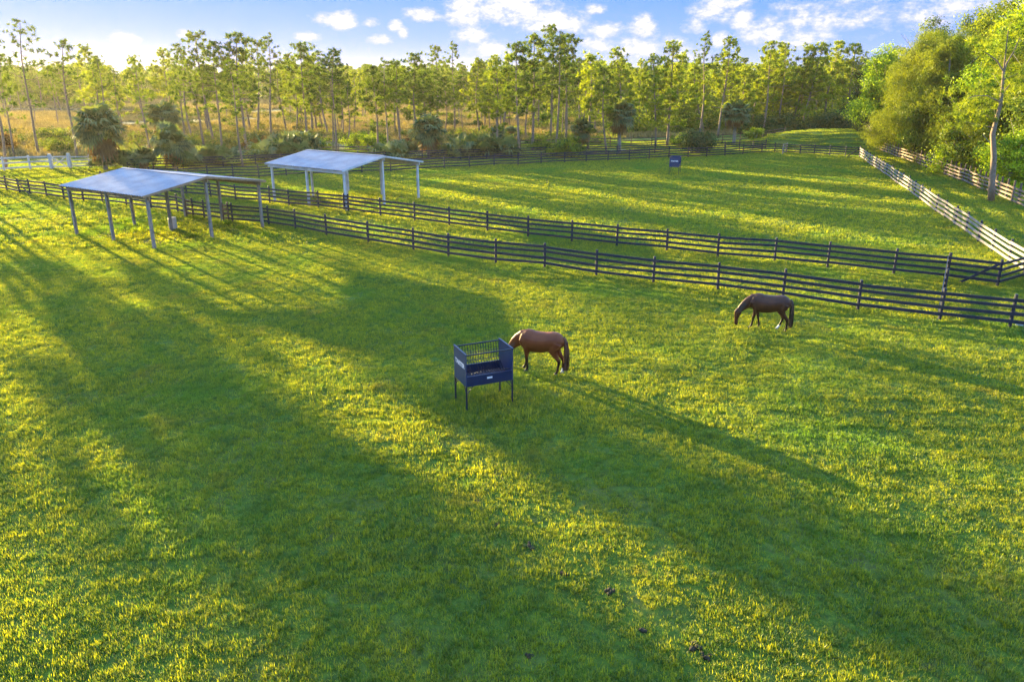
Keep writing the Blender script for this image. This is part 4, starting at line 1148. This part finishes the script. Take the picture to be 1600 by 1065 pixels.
big_tree('broadleaf_tree', 1604, 88, -6, 5.5, 'leaf_vivid', 'high bright tree cut by the right edge of the photo', 609, 18000, .19, 12, .1)
big_tree('wispy_tree', 1592, 76, 60, 4.2, 'casuarina', 'golden wispy tree at the right edge behind the leaning pine', 610, 16000, .02, 10, .15, wisp=.4)
big_tree('broadleaf_tree', 1525, 84, 110, 4.0, 'leaf_vivid', 'bright lower tree over the fence left of the leaning pine', 611, 13000, .17, 9, .1)
big_tree('broadleaf_tree', 1414, 106, 178, 3.2, 'leaf_vivid', 'bright broad-leaved bush crowning the start of the boundary fence', 612, 8000, .22, 7, .1)
big_tree('broadleaf_tree', 1452, 94, 175, 2.9, 'leaf_mid', 'mid-green bush hanging over the boundary fence under the wispy tree', 613, 7000, .19, 7, .1)
big_tree('broadleaf_tree', 1498, 82, 196, 3.0, 'leaf_mid', 'leafy green bush over the boundary fence left of the leaning pine', 614, 8000, .18, 7, .1)
big_tree('broadleaf_tree', 1582, 70, 205, 3.2, 'leaf_vivid', 'leafy bush behind the boundary fence right of the leaning pine', 615, 9000, .16, 7, .08)
big_tree('broadleaf_tree', 1555, 77, 168, 3.4, 'leaf_mid', 'dense bush directly behind the leaning pine', 616, 9000, .18, 7, .08)
big_tree('broadleaf_tree', 1388, 118, 190, 3.0, 'leaf_dark', 'shaded dark bush where the boundary fence fades out', 617, 6000, .2, 6, .1)
big_tree('broadleaf_tree', 1480, 112, 60, 5, 'leaf_dark', 'dark crown showing between the wispy trees', 618, 9000, .2)
big_tree('broadleaf_tree', 1505, 100, 48, 5, 'leaf_mid', 'green crown filling between the wispy trees and the tall green tree', 620, 12000, .2)
big_tree('broadleaf_tree', 1400, 132, 70, 5, 'leaf_mid', 'rounded green crown behind the left wispy tree', 621, 12000, .2)
big_tree('broadleaf_tree', 1570, 88, 40, 5, 'leaf_bright', 'sunlit crown behind the top of the leaning pine', 622, 14000, .2)
big_tree('broadleaf_tree', 1640, 72, 60, 5, 'leaf_mid', 'tree just past the right edge of the photo', 619, 8000, .2)

# the leaning pine standing on the grass strip at the right
def strip_pine():
    b = G(1548, 315)
    root = empty('pine_tree', gp(*b)); tag(root, 'lone leaning pine with forked pale trunk standing in front of the boundary fence', 'pine tree')
    def q(px, py):
        h = height_at(b, py); return Vector((x_at(px, b[1], h) - b[0], 0, h))
    T = [q(1548, 318), q(1550, 285), q(1553, 245), q(1551, 210), q(1556, 190), q(1563, 165), q(1566, 140), q(1568, 112)]
    mb = MB(); mb.tube(T, [.27, .24, .21, .20, .16, .14, .12, .10], 10)
    limbs = [([(1556, 192), (1548, 182), (1541, 175)], .07), ([(1568, 145), (1578, 132), (1586, 125)], .07), ([(1567, 118), (1575, 100), (1590, 80), (1602, 58)], .10), ([(1568, 112), (1558, 95), (1545, 85), (1530, 76)], .07),
             ([(1564, 160), (1545, 150), (1528, 150), (1510, 158)], .06), ([(1568, 112), (1570, 80), (1572, 50), (1575, 35)], .07), ([(1565, 165), (1585, 160), (1600, 150)], .06), ([(1555, 200), (1530, 195), (1515, 190)], .05), ([(1567, 125), (1590, 118), (1610, 110)], .06)]
    rnd = random.Random(77); C = []; 
    for pts_, r0 in limbs:
        P = [q(*p) for p in pts_]; dy = rnd.uniform(-1.2, 1.2)
        for i, p in enumerate(P): p.y += dy * i / (len(P) - 1)
        mb.tube(P, [r0 * (1 - .7 * i / (len(P) - 1)) for i in range(len(P))], 6, False)
        for k in range(30):
            i = rnd.choice([len(P) - 1, len(P) - 1, len(P) - 2]); 
            C.append(P[i] + Vector((rnd.gauss(0, .85), rnd.gauss(0, .9), rnd.gauss(.25, .38))))
    mb.build('trunk', M['bark'], root, True)
    r = np.random.default_rng(78); C = np.array(C); D = np.tile([[0, 0, .5]], (len(C), 1))
    V = needles(C, D, np.full(len(C), .42), 34, .022, r); v = np.repeat(r.random(len(C)), 34)
    link('crown', tri_mesh('crown', V, M['pine_bright'], v), root)
strip_pine()

# weeds round the shed posts
def weeds():
    rnd = random.Random(21)
    spots = [(515, 520), (540, 560), (1070, 520), (1190, 545), (1330, 590), (880, 590), (700, 500), (640, 440), (560, 470), (460, 500), (780, 520), (900, 480)]
    for i, (zx, zy) in enumerate(spots):
        p = GP(80 + zx / 3.945, 220 + zy / 3.945)
        V = needles(np.random.default_rng(i).normal(size=(26, 3)) * np.array([.35, .35, .05]), np.tile([[0, 0, .9]], (26, 1)), np.full(26, .28), 8, .022, np.random.default_rng(i), .8)
        o = link('weed_tuft', tri_mesh('weed_tuft', V, M['leaf_bright'], np.random.default_rng(i).random(len(V)))); o.location = p
        tag(o, 'knee-high bright weed tuft growing round the posts of the nearer shed', 'weed', 'weed tufts under the nearer shed')
weeds()

# ------------------------------------------------------------------ haze
HZ = dict(x=(-620, 620), y=(-30, 1100), z=(-1.5, 26))
mb = MB(); mb.box((0, 535, 12.2), (1240, 1130, 27.4)); hz = mb.build('haze', None)
m, nt, out = nmat('haze_air')
pv = nt.nodes.new('ShaderNodeVolumePrincipled'); pv.inputs['Density'].default_value = .00011; pv.inputs['Color'].default_value = (1, .86, .66, 1); pv.inputs['Anisotropy'].default_value = .45
nt.links.new(pv.outputs[0], out.inputs['Volume']); hz.data.materials.append(m)
tag(hz, None, None, kind='stuff')

# ------------------------------------------------------------------ sky, sun
world = bpy.data.worlds.new('World'); S.world = world; world.use_nodes = True
nt = world.node_tree; nt.nodes.clear()
wo = nt.nodes.new('ShaderNodeOutputWorld'); bg = nt.nodes.new('ShaderNodeBackground')
sky = nt.nodes.new('ShaderNodeTexSky'); sky.sky_type = 'NISHITA'; sky.sun_disc = False
sky.sun_elevation = rad(SUN_EL); sky.sun_rotation = rad(-SUN_AZ)
sky.air_density = 1.0; sky.dust_density = .15; sky.ozone_density = 2.5; sky.altitude = 0
tc = nt.nodes.new('ShaderNodeTexCoord'); sx = nt.nodes.new('ShaderNodeSeparateXYZ'); nt.links.new(tc.outputs['Generated'], sx.inputs[0])
az = math_(nt, 'ARCTAN2', sx.outputs[0], sx.outputs[1]); el = math_(nt, 'ARCSINE', sx.outputs[2])
DEG = 57.29578
az = math_(nt, 'MULTIPLY', az, DEG); el = math_(nt, 'MULTIPLY', el, DEG)
cv = nt.nodes.new('ShaderNodeCombineXYZ'); nt.links.new(az, cv.inputs[0]); nt.links.new(math_(nt, 'MULTIPLY', el, 1.7), cv.inputs[1])
nz = N(nt, 'ShaderNodeTexNoise', Scale=.75, Detail=6, Roughness=.6); nt.links.new(cv.outputs[0], nz.inputs['Vector'])
nz2 = N(nt, 'ShaderNodeTexNoise', Scale=2.2, Detail=5, Roughness=.62); nt.links.new(cv.outputs[0], nz2.inputs['Vector'])
CLOUDS = [(195, 60, 24, 10, .9), (290, 52, 13, 6, .7), (525, 32, 36, 13, 1), (578, 36, 13, 7, .8), (618, 40, 11, 9, .9), (630, 52, 9, 9, .9), (594, 62, 22, 7, .9), (662, 23, 32, 10, 1), (480, 58, 18, 7, .6),
 (730, 20, 36, 26, 1), (735, 55, 28, 13, .9), (800, 12, 66, 26, 1), (860, 34, 58, 20, 1), (770, 78, 36, 14, .8), (930, 13, 15, 8, .9), (945, 48, 30, 13, 1), (1005, 44, 22, 22, 1), (1000, 74, 62, 20, .8), (930, 70, 22, 13, .9),
 (1125, 12, 44, 22, .9), (1085, 40, 20, 10, .8), (1160, 28, 22, 16, 1), (1195, 50, 40, 20, 1), (1080, 80, 32, 14, .7), (1125, 62, 14, 14, .9), (1250, 60, 60, 14, .8), (1300, 24, 130, 26, .6), (1480, 16, 100, 24, .75), (1590, 12, 40, 18, .9), (560, 104, 90, 9, .45), (700, 100, 80, 9, .5)]
den = None
for (px, py, rx, ry, a) in CLOUDS:
    u = (px - 800) / F; v = (532.5 - py) / F
    d = Vector((u, CT + v * ST, -ST + v * CT)).normalized()
    A = math.degrees(math.atan2(d.x, d.y)); E_ = math.degrees(math.asin(d.z))
    k = math.degrees(1 / F) * math.cos(math.atan(u)) ** 2 ; k2 = math.degrees(1 / F) * math.cos(math.atan(u))
    xx = math_(nt, 'MULTIPLY', math_(nt, 'SUBTRACT', az, A), 1 / (rx * k))
    yy = math_(nt, 'MULTIPLY', math_(nt, 'SUBTRACT', el, E_), 1 / (ry * k2))
    r2 = math_(nt, 'ADD', math_(nt, 'MULTIPLY', xx, xx), math_(nt, 'MULTIPLY', yy, yy))
    m_ = math_(nt, 'MULTIPLY', math_(nt, 'SUBTRACT', 1.25, r2), a)
    den = m_ if den is None else math_(nt, 'SMOOTH_MAX', den, m_, .25)
den = math_(nt, 'MAXIMUM', den, -1.2)
f = math_(nt, 'MULTIPLY_ADD', math_(nt, 'SUBTRACT', nz.outputs[0], .5), 3.4, den)
f = math_(nt, 'MULTIPLY_ADD', math_(nt, 'SUBTRACT', nz2.outputs[0], .5), 1.6, f)
fac = math_(nt, 'MULTIPLY', math_(nt, 'SUBTRACT', f, -.05), .85, clamp=True)
core = math_(nt, 'MULTIPLY', math_(nt, 'SUBTRACT', f, .45), .8, clamp=True)
hs = N(nt, 'ShaderNodeHueSaturation', Saturation=1.0, Value=.022); nt.links.new(sky.outputs[0], hs.inputs['Color'])
elf = math_(nt, 'MULTIPLY', math_(nt, 'MAXIMUM', el, 0.0), 1 / 90)
grad = ramp(nt, elf, [(0, (.17, .235, .42)), (.028, (.085, .17, .41)), (.062, (.045, .135, .40)), (.14, (.25, .47, .80)), (1, (.28, .52, .80))])
gs = mixc(nt, 1.0, grad, (2.6, 2.6, 2.9), 'MULTIPLY')
skyc = mixc(nt, 1.0, gs, hs.outputs[0], 'ADD')
cloudc = mixc(nt, core, (.72, .78, 1.15), (1.40, 1.26, 1.38))
fc = math_(nt, 'MULTIPLY', fac, .85)
allc = mixc(nt, fc, skyc, cloudc)
nt.links.new(allc, bg.inputs[0]); bg.inputs[1].default_value = .15
nt.links.new(bg.outputs[0], wo.inputs[0])

sl = bpy.data.lights.new('sun', 'SUN'); sl.energy = 5.0; sl.angle = rad(.53); sl.color = (1.0, .78, .34)
so = bpy.data.objects.new('sun', sl); COL.objects.link(so)
sv = Vector((SD.x * math.cos(rad(SUN_EL)), SD.y * math.cos(rad(SUN_EL)), math.sin(rad(SUN_EL))))
so.rotation_euler = sv.to_track_quat('Z', 'Y').to_euler(); so.location = (-20, 20, 40)

cam = bpy.data.cameras.new('camera'); co = bpy.data.objects.new('camera', cam); COL.objects.link(co)
cam.sensor_width = 36; cam.lens = 36 * F / 1600; cam.clip_end = 5000; cam.clip_start = .1
co.location = (0, 0, HCAM); co.rotation_euler = (rad(90) - TILT, 0, 0)
S.camera = co
S.view_settings.view_transform = 'Standard'; S.view_settings.look = 'None'; S.view_settings.gamma = 1
S.view_settings.exposure = 2.78
cy = S.cycles
cy.use_denoising = True; cy.denoising_prefilter = 'NONE'; cy.denoising_input_passes = 'RGB_ALBEDO_NORMAL'
cy.max_bounces = 6; cy.diffuse_bounces = 3; cy.glossy_bounces = 2; cy.transmission_bounces = 4; cy.transparent_max_bounces = 4; cy.volume_bounces = 1
cy.sample_clamp_indirect = 6
